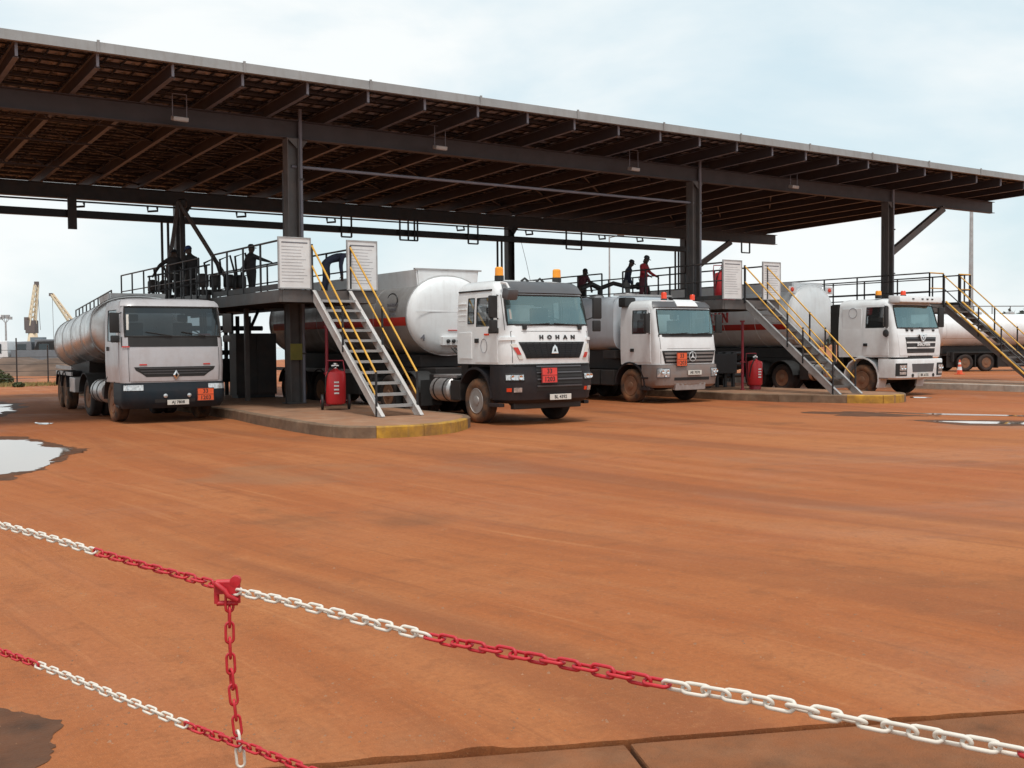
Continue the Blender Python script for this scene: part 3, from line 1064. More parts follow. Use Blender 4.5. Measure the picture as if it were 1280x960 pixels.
# ---- truck B : white, yellow beacons, in the middle
def truck_two():
    t = thing('tanker_truck', 'white tanker truck with two amber roof beacons, nosing out beside the nearest yellow kerb', 'tanker truck', (13.2, 19.72, 0), group='tanker trucks in the loading bays')
    xc = 1.25
    cab = Cab([(1.38, .03, 2.2, 1.235, .33, .06), (1.6, .02, 2.2, 1.245, .33, .06), (2.2, .10, 2.2, 1.245, .32, .07), (2.6, .20, 2.2, 1.232, .30, .08), (2.97, .32, 2.2, 1.205, .28, .08),
               (3.14, .44, 2.2, 1.17, .26, .08), (3.24, .62, 2.17, 1.08, .22, .08), (3.30, .85, 2.1, .95, .22, .05), (3.33, 1.1, 2.0, .7, .2, .02)], xc)
    S = dict(paint='white_paint', glass='windscreen_teal', win=(-.90, .90, 2.27, 2.94), side_win=[(.60, 1.34, 2.24, 2.90), (1.46, 1.72, 2.32, 2.90)], ys=[.36, .6, .9, 1.34, 1.46, 1.72, 2.0, 2.2],
             zs=[1.5, 1.9], door=(.46, 1.40, 1.42, 2.99), door_win=(.60, 1.34, 2.24, 2.90), handle=(1.30, 1.92), floor=1.45, rear_open=(2.4, 2.8))
    cab_common(t, cab, S)
    obj('sun_visor', cab.patch('F', -.90, .90, 2.975, 3.225, .05, .06, 17, 4), 'visor_grey', t, smooth=50)
    mb = MB()
    for sx in (-1, 1):
        pts = [cab.pt(('L' if sx < 0 else 'R', y), 3.07) + Vector((sx * .012, 0, 0)) for y in (.75, 1.2, 1.7, 2.18)]
        mb.tube(pts, .02, 5)
    obj('roof_gutter', mb, 'black_rubber', t)
    # grille, trapezoid with slats
    ks = lambda z: .80 + .20 * (z - 1.5) / .38
    g = obj('grille', cab.patch('F', -.74, .74, 1.51, 1.88, .012, .03, 15, 5, kscale=ks), 'black_rubber', t, smooth=50)
    for k in range(7):
        z = 1.55 + k * .044
        obj('grille_bar', cab.patch('F', -.72, .72, z, z + .016, .026, .02, 13, 2, kscale=ks), 'dark_plastic', g, smooth=50)
    for k in range(9):
        fz = -.6 + k * .15
        obj('grille_bar', cab.patch('F', fz - .008, fz + .008, 1.53, 1.86, .022, .012, 2, 3, kscale=ks), 'dark_plastic', g)
    seam(t, cab, 'F', -.86, .86, 2.12, 2.128)
    for sx in (-1, 1):
        seam(t, cab, 'F', sx * .865 - .004, sx * .865 + .004, 1.42, 2.12)
        seam(t, cab, 'F', sx * .94 - .003, sx * .94 + .003, 2.15, 2.95)
    # rounded triangle emblem
    mb = MB()
    tri = [(-.10, -.09), (.10, -.09), (.06, .06), (0, .12), (-.06, .06)]
    mb.prism([(xc + a, 1.70 + b) for a, b in tri], -.035, .02, 'Y')
    e = obj('emblem', mb, 'chrome', t, bevel=.012)
    obj('emblem_core', MB().prism([(xc - .035, 1.66), (xc + .035, 1.66), (xc, 1.75)], -.042, -.03, 'Y'), 'black_rubber', e)
    for k, ch in enumerate('HOHAN'):
        f = (-.25 + k * .18)
        p = cab.pt(('F', f), 1.985)
        text_front(t, 'letter', ch, .125, p.x, p.y - .012, 1.985, 'print_black', -.1, .006, .006, 1.25)
    for sx in (-1, 1):
        st = obj('reflector_strip', cab.patch('F', sx * .79 - .045, sx * .79 + .045, 1.50, 1.84, .014, .01, 4, 4, kscale=lambda z: .90 + .16 * (z - 1.5) / .34), 'plate_white', t)
        obj('reflector_red', cab.patch('F', sx * .79 - .04, sx * .79 + .04, 1.60 if sx < 0 else 1.52, 1.76 if sx < 0 else 1.64, .022, .01, 4, 3, kscale=lambda z: .90 + .16 * (z - 1.5) / .34), 'stripe_red', st)
        obj('corner_vane', cab.patch('F', *sorted((sx * .80, sx * .995)), 1.92, 1.99, .035, .04, 7, 3), 'white_paint', t, smooth=50)
        obj('door_badge', MB().tube([(xc + sx * 1.266, 1.0 + .13 * math.cos(a), 1.80 + .16 * math.sin(a)) for a in [2 * PI * k / 20 for k in range(20)]], .006, 4, closed=True), 'print_grey', t)
        obj('marker_light', MB().box(xc + sx * 1.262 - .012, xc + sx * 1.262 + .012, .78, .98, 2.04, 2.08), 'lens_red', t)
        # ribs on the rear cab panel and locker seams
        for k in range(5):
            z = 2.25 + k * .13
            obj('panel_rib', MB().box(xc + sx * 1.232 - .012, xc + sx * 1.232 + .012, 1.8, 2.15, z, z + .03), 'white_paint', t, bevel=.006)
        obj('locker_door', MB().box(xc + sx * 1.245 - .012, xc + sx * 1.245 + .012, 1.55, 2.1, 1.5, 2.12), 'white_paint', t, bevel=.008)
    # bumper
    bp = Cab([(.50, .12, .75, 1.12, .36, .06), (.58, .02, .78, 1.22, .36, .06), (.95, -.04, .80, 1.25, .36, .06), (1.05, -.03, .80, 1.25, .36, .06), (1.36, .03, .80, 1.24, .34, .06)], xc)
    b = obj('bumper', bp.body([.5, .78], [.7, 1.2], []), 'dark_plastic', t, smooth=38)
    for z in (.78, .93, 1.08, 1.22):
        obj('bumper_slot', bp.patch('F', -.40, .62, z, z + .085, .006, .01, 9, 2), 'black_rubber', b)
        obj('bumper_slat', bp.patch('F', -.40, .62, z + .09, z + .12, .028, .03, 9, 2), 'visor_grey', b, smooth=50)
    for f in (-.80, .84):
        hl = obj('headlight', bp.patch('F', f - .16, f + .13, 1.02, 1.16, .01, .03, 9, 3), 'lamp_lens', t, smooth=50)
        obj('lamp_frame', bp.ring('F', f - .16, f + .13, 1.02, 1.16, .018), 'black_rubber', hl)
        lamp_pods(hl, bp, f - .015, 1.09)
        obj('fog_light', bp.patch('F', f - .06, f + .08, .76, .86, .012, .02, 5, 3), 'lamp_lens', t, smooth=50)
        obj('fog_light', bp.patch('F', f - .15, f - .09, .77, .85, .012, .02, 4, 3), 'lens_red', t)
    obj('windscreen_sticker', cab.patch('F', -.85, -.80, 2.40, 2.62, -.006, 0, 3, 3), 'plate_white', t, fix=False)
    obj('hood_lip', bp.patch('F', -.95, .95, 1.355, 1.385, .02, .06, 15, 2), 'black_rubber', t)
    placard(t, xc - .20, -.09, 1.13, .44, .36, 'placard_red', ('33', '1203'), -.03)
    number_plate(t, xc + .12, -.07, .63, 'BL 4392', .60, .13)
    obj('tow_beam', MB().box(xc - .95, xc + .95, .25, .40, .36, .52), 'chassis', t, bevel=.02)
    for sx in (-1, 1):
        obj('step', MB().box(xc + sx * 1.2 - .08, xc + sx * 1.2 + .06, .35, .78, .42, .50), 'dark_plastic', t, bevel=.012)
    # mirrors and kerb mirror
    mirror(t, -.10, .34, 2.42, 2.92, -1, low=(2.12, 2.38))
    mirror(t, 2.60, .30, 2.42, 2.92, 1, low=(2.12, 2.38))
    km = MB().box(-.17, .17, -.12, .10, -.14, .12)
    k = obj('kerb_mirror', km, 'visor_grey', t, (.10, .08, 2.96), (0.25, 0, .2), bevel=.07, smooth=50)
    obj('mirror_arm', MB().tube([(.0, .05, .1), (.05, .2, .18), (.1, .42, .16)], .03, 6), 'white_paint', k, smooth=50)
    obj('door_arm', MB().box(-.03, .06, .42, .80, 2.08, 2.2), 'black_rubber', t, bevel=.02)
    for f, q in ((-.62, -.05), (.66, .05)):
        wiper(t, cab, f, 2.26, q, 2.30, .035)
    for f in (-.6, .65):
        p = cab.pt(('F', f), 2.2)
        obj('wiper_pivot', MB().box(p.x - .05, p.x + .05, p.y - .05, p.y + .01, 2.16, 2.26), 'black_rubber', t, bevel=.01)
    beacon(t, xc - .98 + .12, .95, 3.36, 'lens_amber', .10, .22)
    beacon(t, xc + .78, .95, 3.36, 'lens_amber', .10, .22)
    for sx in (-.25, .18):
        obj('air_horn', MB().tube([(xc + sx - .1, .8, 3.29), (xc + sx, .8, 3.36), (xc + sx + .1, .8, 3.29)], .03, 6), 'black_rubber', t, smooth=50)
    obj('radio_aerial', MB().tube([(xc - .02, .9, 3.3), (xc - .12, .92, 3.75), (xc - .24, .94, 4.2)], .006, 4), 'black_rubber', t)
    # arches, running gear
    for sx in (-1, 1):
        fender(t, xc + sx * 1.06, 1.45, .68, .40, 2, 150, 'dark_plastic', .58, .05)
        fender(t, xc + sx * .95, 4.7, .62, .6, 10, 170, 'black_rubber')
        obj('side_locker', MB().box(xc + sx * 1.08 - .14, xc + sx * 1.08 + .14, 2.15, 2.6, .5, .98), 'chassis', t, bevel=.02)
        obj('wheel_house', MB().box(xc + sx * .80 - .05, xc + sx * .80 + .05, .8, 2.2, .7, 1.37), 'black_rubber', t)
    obj('underside_shade', MB().box(xc - .8, xc + .8, .5, 2.15, .75, 1.37), 'chassis', t)
    chassis(t, xc, .4, 6.6)
    axle(t, xc, 1.45, 'front_dusty', 'front', track=1.04)
    axle(t, xc, 4.7, 'rear', dual=True, track=.98)
    axle(t, xc, 6.0, 'rear', dual=True, track=.98)
    fuel_tank(t, xc - .98, 2.65, 3.55, .74, .30, 'alu_box')
    fuel_tank(t, xc + .98, 2.65, 3.55, .74, .30, 'alu_box')
    obj('catwalk', MB().box(xc - 1.1, xc + 1.1, 2.5, 3.6, 1.03, 1.09), 'alu_box', t)
    ps = MB()
    for k in range(3):
        ps.tube([(xc - .25 + .2 * k, 2.3, 1.9), (xc - .3 + .2 * k, 2.6, 1.25), (xc - .2 + .2 * k, 3.1, 1.15), (xc - .1 + .1 * k, 4.4, 1.75)], .02, 5)
    obj('air_line', ps, 'black_rubber', t, smooth=50)
    for y in (2.3, 3.65):
        obj('air_tank', MB().lathe([(.001, -1.0), (.15, -.98), (.17, -.9), (.17, .9), (.15, .98), (.001, 1.0)], (xc, y, .72), 'X', 16), 'chassis', t, smooth=40)
    obj('frame_plate', MB().box(xc - .8, xc + .8, 2.2, 7.2, .50, .80).box(xc - .95, xc + .95, 3.75, 4.1, .45, 1.1).box(xc - .7, xc + .7, 4.2, 6.6, 1.03, 1.24), 'chassis', t, bevel=.03)
    obj('spare_box', MB().box(xc - .9, xc + .9, 2.28, 2.62, .9, 1.6), 'chassis', t, bevel=.03)
    for sx in (-1, 1):
        for y in (4.0, 5.35, 6.7):
            obj('mud_flap', MB().box(xc + sx * .95 - .3, xc + sx * .95 + .3, y - .01, y + .01, .3, .95), 'black_rubber', t)
    # trailer tank
    y0, y1, zc, a, b = 4.75, 14.2, 2.60, 1.24, 1.04
    build_tank(t, y0, y1, xc, zc, a, b, ['tank_steel', 'tank_white'], e=2.15, dome=.26)
    top_box(t, xc + .02, y0 + .02, y1 - .2, 3.55, 1.75, .24, 'tank_white')
    obj('walkway_lip', MB().box(xc - .98, xc + 1.06, y0 - .02, y0 + .06, 3.79, 3.83), 'galvanised', t)
    tank_stripe(t, y0 + .05, y1 - .3, xc, zc, a, b, 2.34, 2.56, 'stripe_red', e=2.15)
    tank_stripe(t, y0 + .05, y1 - .3, xc, zc, a, b, 2.34, 2.56, 'stripe_red', 1, e=2.15)
    # inked arc emblem and fine print lines on the tank flank
    em = MB()
    em.tube([(xc - a - .002 + .005, y0 + .75 + .28 * math.cos(q), 3.02 + .17 * math.sin(q)) for q in [R(20 + 20 * k) for k in range(13)]], [.006 + .016 * math.sin(k / 12 * PI) for k in range(13)], 6)
    obj('emblem_print', em, 'print_black', t, smooth=50)
    for k in range(3):
        me = text_mesh('fine_print', ('TRANSPORT', 'CITERNE', '36 000 L')[k], .10, 'print_grey', .003, .002)
        link('fine_print', me, t, (xc - a - .008 + k * .0, y0 + .75, 2.88 - k * .12), (PI / 2, 0, -PI / 2))
    text_front(t, 'number', '4', .26, xc - .85, y0 - .17, 2.02, 'print_grey', 0, .02, .0)
    cn = obj('coupling_panel', MB().box(xc - .35, xc + .75, y0 - .34, y0 - .2, 1.82, 2.04), 'board_white', t, bevel=.01)
    for k in range(6):
        obj('coupling', MB().lathe([(.05, 0), (.05, -.05), (.03, -.07), (.001, -.072)], (xc - .2 + k * .16, y0 - .34, 1.93), 'Y', 10), 'black_rubber', cn, smooth=40)
    obj('marker_strip', MB().box(xc - .15, xc + .25, y0 - .275, y0 - .262, 2.20, 2.225), 'stripe_red', t)
    obj('tank_seam', MB().box(xc - 1.1, xc + 1.1, y0 - .262, y0 - .25, 2.69, 2.71), 'tank_white', t)
    obj('skid_plate', MB().prism([(y0 + .2, 1.58), (y1, 1.58), (y1, 1.0), (y0 + 3.2, 1.05), (y0 + 2.4, 1.25), (y0 + .2, 1.25)], xc - .72, xc + .72, 'X'), 'chassis', t, bevel=.02)
    for sx in (-1, 1):
        obj('side_guard', MB().box(xc + sx * 1.18 - .025, xc + sx * 1.18 + .025, 8.2, 13.8, 1.05, 1.16), 'galvanised', t, bevel=.008)
        obj('side_locker', MB().box(xc + sx * 1.0 - .18, xc + sx * 1.0 + .18, 7.7, 9.5, .45, 1.04), 'chassis', t, bevel=.02)
        obj('shade_skirt', MB().box(xc + sx * .78 - .02, xc + sx * .78 + .02, 6.8, 13.6, .62, 1.6), 'chassis', t)  # dark panel added to fill the shaded gap below the tank
        obj('landing_leg', MB().box(xc + sx * .85 - .07, xc + sx * .85 + .07, 7.4, 7.54, .3, 1.2), 'steel_grey', t)
        for y in (10.3, 11.6, 12.9):
            fender(t, xc + sx * 1.0, y, .6, .5, 15, 165, 'dark_plastic')
    for y in (10.3, 11.6, 12.9):
        axle(t, xc, y, 'rear', track=1.03)
    chassis(t, xc, 8.0, 14.2, 1.02)
    return t


# ---- truck C : star badge
def truck_three():
    t = thing('tanker_truck', 'white tanker truck with ringed star badge on its grille and blue-grey tank', 'tanker truck', (21.6, 24.12, 0), group='tanker trucks in the loading bays')
    xc = 1.24
    cab = Cab([(1.18, .06, 1.85, 1.22, .2, .06), (1.62, .04, 1.85, 1.24, .2, .06), (2.03, .09, 1.85, 1.24, .2, .07), (2.5, .17, 1.85, 1.235, .2, .08), (2.88, .25, 1.85, 1.21, .2, .08),
               (3.02, .33, 1.83, 1.18, .22, .07), (3.11, .48, 1.80, 1.08, .22, .05), (3.16, .75, 1.72, .88, .2, .02)], xc)
    S = dict(paint='white_paint', glass='windscreen_teal', win=(-.91, .91, 2.10, 2.85), side_win=[(.62, 1.28, 2.12, 2.84)], ys=[.36, .62, .9, 1.28, 1.5, 1.85],
             zs=[1.4], door=(.44, 1.38, 1.25, 2.92), door_win=(.62, 1.28, 2.12, 2.84), handle=(1.27, 1.62), floor=1.3, rear_open=(2.2, 2.75))
    cab_common(t, cab, S)
    obj('scuttle_panel', cab.patch('F', -.93, .93, 2.02, 2.09, .012, .03, 13, 2), 'black_rubber', t, smooth=50)
    # visor: dark at both ends, white hood in the middle
    obj('sun_visor', cab.patch('F', -.96, .96, 2.90, 3.06, .05, .06, 17, 3), 'visor_grey', t, smooth=50)
    obj('roof_hood', cab.patch('F', -.30, .42, 2.92, 3.10, .075, .05, 9, 4), 'white_paint', t, smooth=50)
    seam(t, cab, 'F', -.9, .9, 1.66, 1.668)
    for sx in (-1, 1):
        seam(t, cab, 'F', sx * .905 - .004, sx * .905 + .004, 1.22, 2.0)
    # grille with three bars and ring star
    ks = lambda z: .9 + .1 * (z - 1.2) / .42
    g = obj('grille', cab.patch('F', -.88, .88, 1.22, 1.60, .012, .03, 15, 4, kscale=ks), 'black_rubber', t, smooth=50)
    for z in (1.27, 1.38, 1.49):
        obj('grille_bar', cab.patch('F', -.84, .84, z, z + .06, .034, .03, 13, 2, kscale=ks), 'bumper_grey', g, smooth=50)
    e = Vector((xc + .05, -.0, 1.42))
    star = MB()
    for k in range(3):
        a = PI / 2 + k * 2 * PI / 3
        tip = (e.x + .135 * math.cos(a), e.z + .135 * math.sin(a))
        l_ = (e.x + .03 * math.cos(a + PI / 3), e.z + .03 * math.sin(a + PI / 3))
        r_ = (e.x + .03 * math.cos(a - PI / 3), e.z + .03 * math.sin(a - PI / 3))
        star.prism([(e.x, e.z), r_, tip, l_], -.035, .0, 'Y')
    em = obj('emblem', star, 'chrome', t)
    obj('emblem_ring', MB().tube([(e.x + .14 * math.cos(q), -.02, e.z + .14 * math.sin(q)) for q in [2 * PI * k / 24 for k in range(24)]], .014, 6, closed=True), 'chrome', em, smooth=60)
    p = cab.pt(('F', 0), 1.86)
    link('number', text_mesh('number', '2031', .07, 'print_grey', .003, .001), t, (xc + .85, p.y + .03, 1.72), (PI / 2 - .08, 0, 0))
    # bumper
    bp = Cab([(.48, .10, .85, 1.15, .25, .07), (.56, .0, .85, 1.22, .25, .07), (.9, -.04, .85, 1.25, .24, .07), (1.17, .0, .85, 1.24, .2, .06)], xc)
    b = obj('bumper', bp.body([.5, .85], [.7], []), 'bumper_grey', t, smooth=38)
    obj('bumper_slot', bp.patch('F', -.55, .62, .70, .79, .006, .01, 9, 2), 'black_rubber', b)
    for k in range(7):
        f = -.5 + k * .15
        obj('bumper_tooth', bp.patch('F', f - .04, f + .04, .52, .60, .02, .03, 3, 2), 'galvanised', b)
    obj('skid_plate', MB().prism([(.02, .40), (.0, .60), (.15, .62), (.2, .42)], xc - .62, xc + .62, 'X'), 'galvanised', t, bevel=.01)
    for f in (-.83, .83):
        hl = obj('headlight', bp.patch('F', f - .15, f + .14, .80, 1.06, .012, .03, 9, 4), 'lamp_lens', t, smooth=50)
        obj('lamp_frame', bp.ring('F', f - .15, f + .14, .80, 1.06, .018), 'visor_grey', hl)
        lamp_pods(hl, bp, f, .97)
        lamp_pods(hl, bp, f, .86, 1, .04)
    placard(t, xc - .42, -.06, 1.34, .42, .42, 'placard_orange', ('33', '1203'))
    number_plate(t, xc + .10, -.07, .93, 'AR 7070', .56, .14)
    for f, q in ((-.6, -.05), (.1, .7)):
        wiper(t, cab, f, 2.1, q, 2.14, .035)
    mirror(t, -.16, .32, 2.14, 2.72, -1)
    mirror(t, 2.56, .28, 2.14, 2.72, 1)
    mb = MB()
    mb.box(-.1, .34, 1.5, 1.84, 2.96, 3.26)
    obj('air_intake', mb, 'black_rubber', t, bevel=.05, smooth=45)
    beacon(t, xc - .28, .9, 3.16, 'lens_red', .09, .22)
    beacon(t, xc + .92, .9, 3.13, 'lens_red', .08, .2)
    for sx in (-1, 1):
        obj('step', MB().box(xc + sx * 1.16 - .1, xc + sx * 1.16 + .08, .5, .86, .40, .48).box(xc + sx * 1.16 - .1, xc + sx * 1.16 + .08, .55, .86, .75, .80), 'dark_plastic', t, bevel=.01)
        fender(t, xc + sx * 1.06, 1.42, .66, .38, -8, 178, 'dark_plastic', .55, .05)
        fender(t, xc + sx * .95, 4.9, .62, .6, 10, 170, 'dark_plastic')
        fender(t, xc + sx * .95, 6.25, .62, .6, 10, 170, 'dark_plastic')
        for k in range(2):
            obj('side_locker', MB().box(xc + sx * 1.0 - .2, xc + sx * 1.0 + .2, 2.25 + k * .75, 2.9 + k * .75, .5, 1.0), 'chassis', t, bevel=.03)
        obj('wheel_house', MB().box(xc + sx * .80 - .05, xc + sx * .80 + .05, .86, 2.1, .7, 1.18), 'black_rubber', t)
    obj('underside_shade', MB().box(xc - .8, xc + .8, .4, 1.9, .7, 1.18), 'chassis', t)
    chassis(t, xc, .4, 8.6)
    axle(t, xc, 1.42, 'orange', 'front', track=1.04)
    axle(t, xc, 4.9, 'rear', dual=True, track=.98)
    axle(t, xc, 6.25, 'rear', dual=True, track=.98)
    y0, y1 = 2.1, 8.6
    # box-sided tank
    build_tank(t, y0 + .1, y1, xc, 2.48, 1.24, .88, 'tank_blue', e=5.0, dome=.08)
    obj('tank_cradle', MB().box(xc - .9, xc + .9, y0 + .2, y1 - .1, 1.03, 1.62), 'chassis', t)
    obj('toolbox', MB().box(xc - 1.22, xc - .8, 2.15, 2.75, 1.35, 1.62), 'chassis', t, bevel=.02)
    obj('walkway_lip', MB().box(xc - 1.22, xc + 1.22, y0 + .05, y0 + .11, 3.34, 3.40), 'galvanised', t)
    for k in range(4):
        obj('manhole', MB().lathe([(.26, -.1), (.26, .06), (.24, .1), (.1, .14), (.001, .145)], (xc, 3.0 + k * 1.6, 3.36), 'Z', 18), 'alu_box', t, smooth=40)
    return t


# ---- truck D : all-white sleeper cab, right bay
def truck_four():
    t = thing('tanker_truck', 'all white sleeper-cab tanker truck with winged badge, rightmost of the bay trucks', 'tanker truck', (30.25, 22.14, 0), group='tanker trucks in the loading bays')
    xc = 1.245
    cab = Cab([(1.30, .05, 2.45, 1.22, .18, .05), (1.9, .04, 2.45, 1.24, .18, .05), (2.2, .09, 2.45, 1.24, .18, .06), (2.6, .2, 2.45, 1.215, .18, .06), (3.03, .32, 2.45, 1.17, .18, .06),
               (3.12, .38, 2.45, 1.15, .2, .06), (3.22, .55, 2.42, 1.05, .22, .05), (3.27, .8, 2.3, .85, .2, .02)], xc)
    S = dict(paint='white_paint', glass='windscreen_teal', win=(-.90, .90, 2.27, 3.02), side_win=[(.58, 1.32, 2.28, 2.98)], ys=[.33, .58, .9, 1.32, 1.6, 2.0, 2.45],
             zs=[1.5, 1.75], door=(.42, 1.42, 1.36, 3.06), door_win=(.58, 1.32, 2.28, 2.98), handle=(1.32, 1.72), floor=1.45, rear_open=(2.45, 2.92))
    cab_common(t, cab, S)
    # rear wall with two windows between posts
    rw = MB()
    for x0, x1 in ((-1.15, -.78), (-.4, .02), (.44, .58), (.98, 1.15)):
        rw.box(xc + x0, xc + x1, 2.41, 2.44, 2.45, 2.92)
    obj('rear_wall', rw, 'dash', t)
    vz = MB().prism([(.10, 3.10), (.02, 3.13), (.05, 3.33), (.50, 3.36), (.5, 3.12)], xc - 1.14, xc + 1.14, 'X')
    v = obj('sun_visor', vz, 'white_paint', t, bevel=.04, smooth=40)
    for f in (-.45, 0.05, .32, .58):
        obj('marker_light', MB().box(xc + f - .05, xc + f + .05, .012, .04, 3.22, 3.26), 'black_rubber', v, bevel=.01)
    ks = lambda z: .90 + .10 * (z - 1.43) / .52
    obj('front_panel', cab.patch('F', -.92, .92, 1.36, 2.05, .016, .03, 15, 4, kscale=lambda z: .96 + .04 * (z - 1.36) / .7), 'white_paint', t, smooth=50)
    g = obj('grille', cab.patch('F', -.66, .66, 1.44, 1.96, .024, .03, 13, 4, kscale=ks), 'black_rubber', t, smooth=50)
    for z in (1.585, 1.765):
        obj('grille_bar', cab.patch('F', -.655, .655, z, z + .05, .045, .04, 13, 2, kscale=ks), 'white_paint', g, smooth=50)
    for z in (1.48, 1.53, 1.67, 1.72, 1.85, 1.90):
        obj('grille_bar', cab.patch('F', -.64, .64, z, z + .016, .036, .02, 13, 2, kscale=ks), 'visor_grey', g)
    # winged shield badge
    mb = MB()
    mb.prism([(xc - .20, 2.06), (xc - .06, 2.03), (xc, 1.99), (xc + .06, 2.03), (xc + .20, 2.06), (xc + .10, 1.88), (xc, 1.80), (xc - .10, 1.88)], -.05, .03, 'Y')
    e = obj('emblem', mb, 'chrome', t, bevel=.008)
    obj('emblem_core', MB().tube([(xc - .07, -.055, 1.97), (xc - .02, -.055, 1.88), (xc + .02, -.055, 1.88), (xc + .07, -.055, 1.97)], .012, 5), 'print_grey', e)
    text_front(t, 'lettering', 'SHACMAN', .13, xc + .04, -.035, 1.71, 'board_white', 0, .006, .004, 1.1)
    bp = Cab([(.56, .08, .8, 1.18, .16, .04), (.62, .0, .8, 1.24, .16, .04), (1.20, -.02, .8, 1.25, .16, .04), (1.24, .0, .8, 1.24, .16, .04)], xc)
    b = obj('bumper', bp.body([.4, .8], [.9], []), 'white_paint', t, smooth=38)
    obj('bumper_grille', bp.patch('F', -.44, .52, .80, 1.08, .008, .02, 9, 3, kscale=lambda z: .92 + .08 * (z - .8) / .28), 'visor_grey', b)
    obj('bumper_grille', cab.patch('F', -.55, .55, 1.25, 1.345, .0, .02, 9, 2), 'black_rubber', b)
    for f in (-.80, .84):
        hs = obj('headlight_surround', bp.patch('F', f - .19, f + .16, .68, 1.10, .01, .02, 9, 4), 'black_rubber', t, smooth=50)
        obj('headlight', bp.patch('F', f - .12, f + .12, .86, 1.04, .02, .03, 7, 3), 'lamp_lens', hs, smooth=50)
        lamp_pods(hs, bp, f, .95, 2, .055, .12)
        obj('indicator', bp.patch('F', f - .12, f + .12, .73, .82, .018, .02, 7, 2), 'lamp_lens', hs)
    for f in (-.40, .50):
        p = bp.pt(('F', f), .69)
        obj('tow_eye', MB().lathe([(.06, .0), (.06, -.015), (.001, -.016)], p, 'Y', 12), 'black_rubber', b)
    number_plate(t, xc + .06, -.05, .70, 'BK 6155', .54, .15)
    for f, q in ((-.62, -.05), (.1, .65)):
        wiper(t, cab, f, 2.25, q, 2.28, .035)
    for f in (-.55, -.35, .1, .6):
        p = cab.pt(('F', f), 2.2)
        obj('grab_handle', MB().box(p.x - .06, p.x + .06, p.y - .03, p.y + .01, 2.16, 2.23), 'black_rubber', t, bevel=.012)
    mirror(t, -.14, .34, 2.30, 2.98, -1)
    mirror(t, 2.56, .30, 2.30, 2.98, 1)
    obj('kerb_mirror', MB().lathe([(.001, -.05), (.09, -.04), (.13, .0), (.11, .05), (.001, .07)], (-.10, .42, 2.10), 'Y', 16), 'black_rubber', t, smooth=50)
    beacon(t, xc - .92, 1.05, 3.34, 'lens_amber', .10, .17)
    beacon(t, xc + .28, .95, 3.36, 'lens_red', .09, .17)
    for sx in (-1, 1):
        obj('door_badge', MB().tube([(xc + sx * 1.235, 1.85 + .17 * math.cos(a), 2.80 + .17 * math.sin(a)) for a in [2 * PI * k / 20 for k in range(20)]], .01, 4, closed=True), 'print_grey', t)
        obj('sleeper_panel', MB().box(xc + sx * 1.222 - .014, xc + sx * 1.222 + .014, 1.5, 2.3, 2.1, 2.96), 'white_paint', t, bevel=.03)
        fender(t, xc + sx * 1.04, 1.5, .68, .42, -25, 205, 'white_paint', .58, .05)
        obj('step', MB().box(xc + sx * 1.14 - .1, xc + sx * 1.14 + .09, .42, .82, .58, 1.28), 'bumper_grey', t, bevel=.02)
        obj('cab_deflector', MB().box(xc + sx * 1.16 - .02, xc + sx * 1.16 + .02, 2.5, 2.85, 1.85, 3.1), 'black_rubber', t, bevel=.03)
        fender(t, xc + sx * .95, 5.1, .62, .6, 10, 170, 'black_rubber')
        fender(t, xc + sx * .95, 6.45, .62, .6, 10, 170, 'black_rubber')
        obj('wheel_house', MB().box(xc + sx * .80 - .05, xc + sx * .80 + .05, .82, 2.3, .7, 1.3), 'black_rubber', t)
    obj('underside_shade', MB().box(xc - .8, xc + .8, .4, 2.4, .7, 1.3), 'chassis', t)
    chassis(t, xc, .4, 7.2)
    axle(t, xc, 1.5, 'orange', 'front', track=1.04)
    axle(t, xc, 5.1, 'rear', dual=True, track=.98)
    axle(t, xc, 6.45, 'rear', dual=True, track=.98)
    fuel_tank(t, xc - .98, 2.9, 3.8, .74, .30)
    fuel_tank(t, xc + .98, 2.9, 3.8, .74, .30)
    obj('frame_plate', MB().box(xc - .8, xc + .8, 2.4, 7.4, .50, .80).box(xc - 1.0, xc + 1.0, 3.9, 4.4, .45, 1.1).box(xc - .7, xc + .7, 4.5, 7.0, 1.03, 1.3).box(xc - .9, xc + .9, 2.5, 2.8, .9, 1.8), 'chassis', t, bevel=.03)
    y0, y1, zc, a, b = 4.75, 14.5, 2.78, 1.24, 1.18
    build_tank(t, y0, y1, xc, zc, a, b, 'tank_white', e=2.05, dome=.28)
    top_box(t, xc, y0 + .15, y1 - .2, 3.86, 1.5, .18, 'tank_white')
    for sx in (-1, 1):
        ml = obj('marker_board', MB().box(xc + sx * 1.02 - .2, xc + sx * 1.02 + .2, y0 - .05, y0, 3.62, 3.88), 'board_white', t, bevel=.01)
        obj('lamp_lens', MB().lathe([(.08, 0), (.08, -.03), (.05, -.05), (.001, -.052)], (xc + sx * 1.02 - .03, y0 - .05, 3.76), 'Y', 14), 'lens_red', ml, smooth=40)
        tank_stripe(t, y0 + .15, y1 - .3, xc, zc, a, b, 2.30, 2.52, 'stripe_red', sx, e=2.05)
    for k, ch in enumerate('PERUN'):
        me = text_mesh('letter', ch, .54, 'print_red', .03, .014, .85)
        link('letter', me, t, (xc - a + .0, y0 + 4.75 - k * .40, 2.78), (PI / 2, 0, -PI / 2))
    text_front(t, 'number', '7', .3, xc - .45, y0 - .18, 2.0, 'print_grey', 0, .02)
    obj('skid_plate', MB().prism([(y0 + .2, 1.62), (y1, 1.62), (y1, 1.0), (y0 + 3.2, 1.05), (y0 + 2.4, 1.25), (y0 + .2, 1.25)], xc - .72, xc + .72, 'X'), 'chassis', t, bevel=.02)
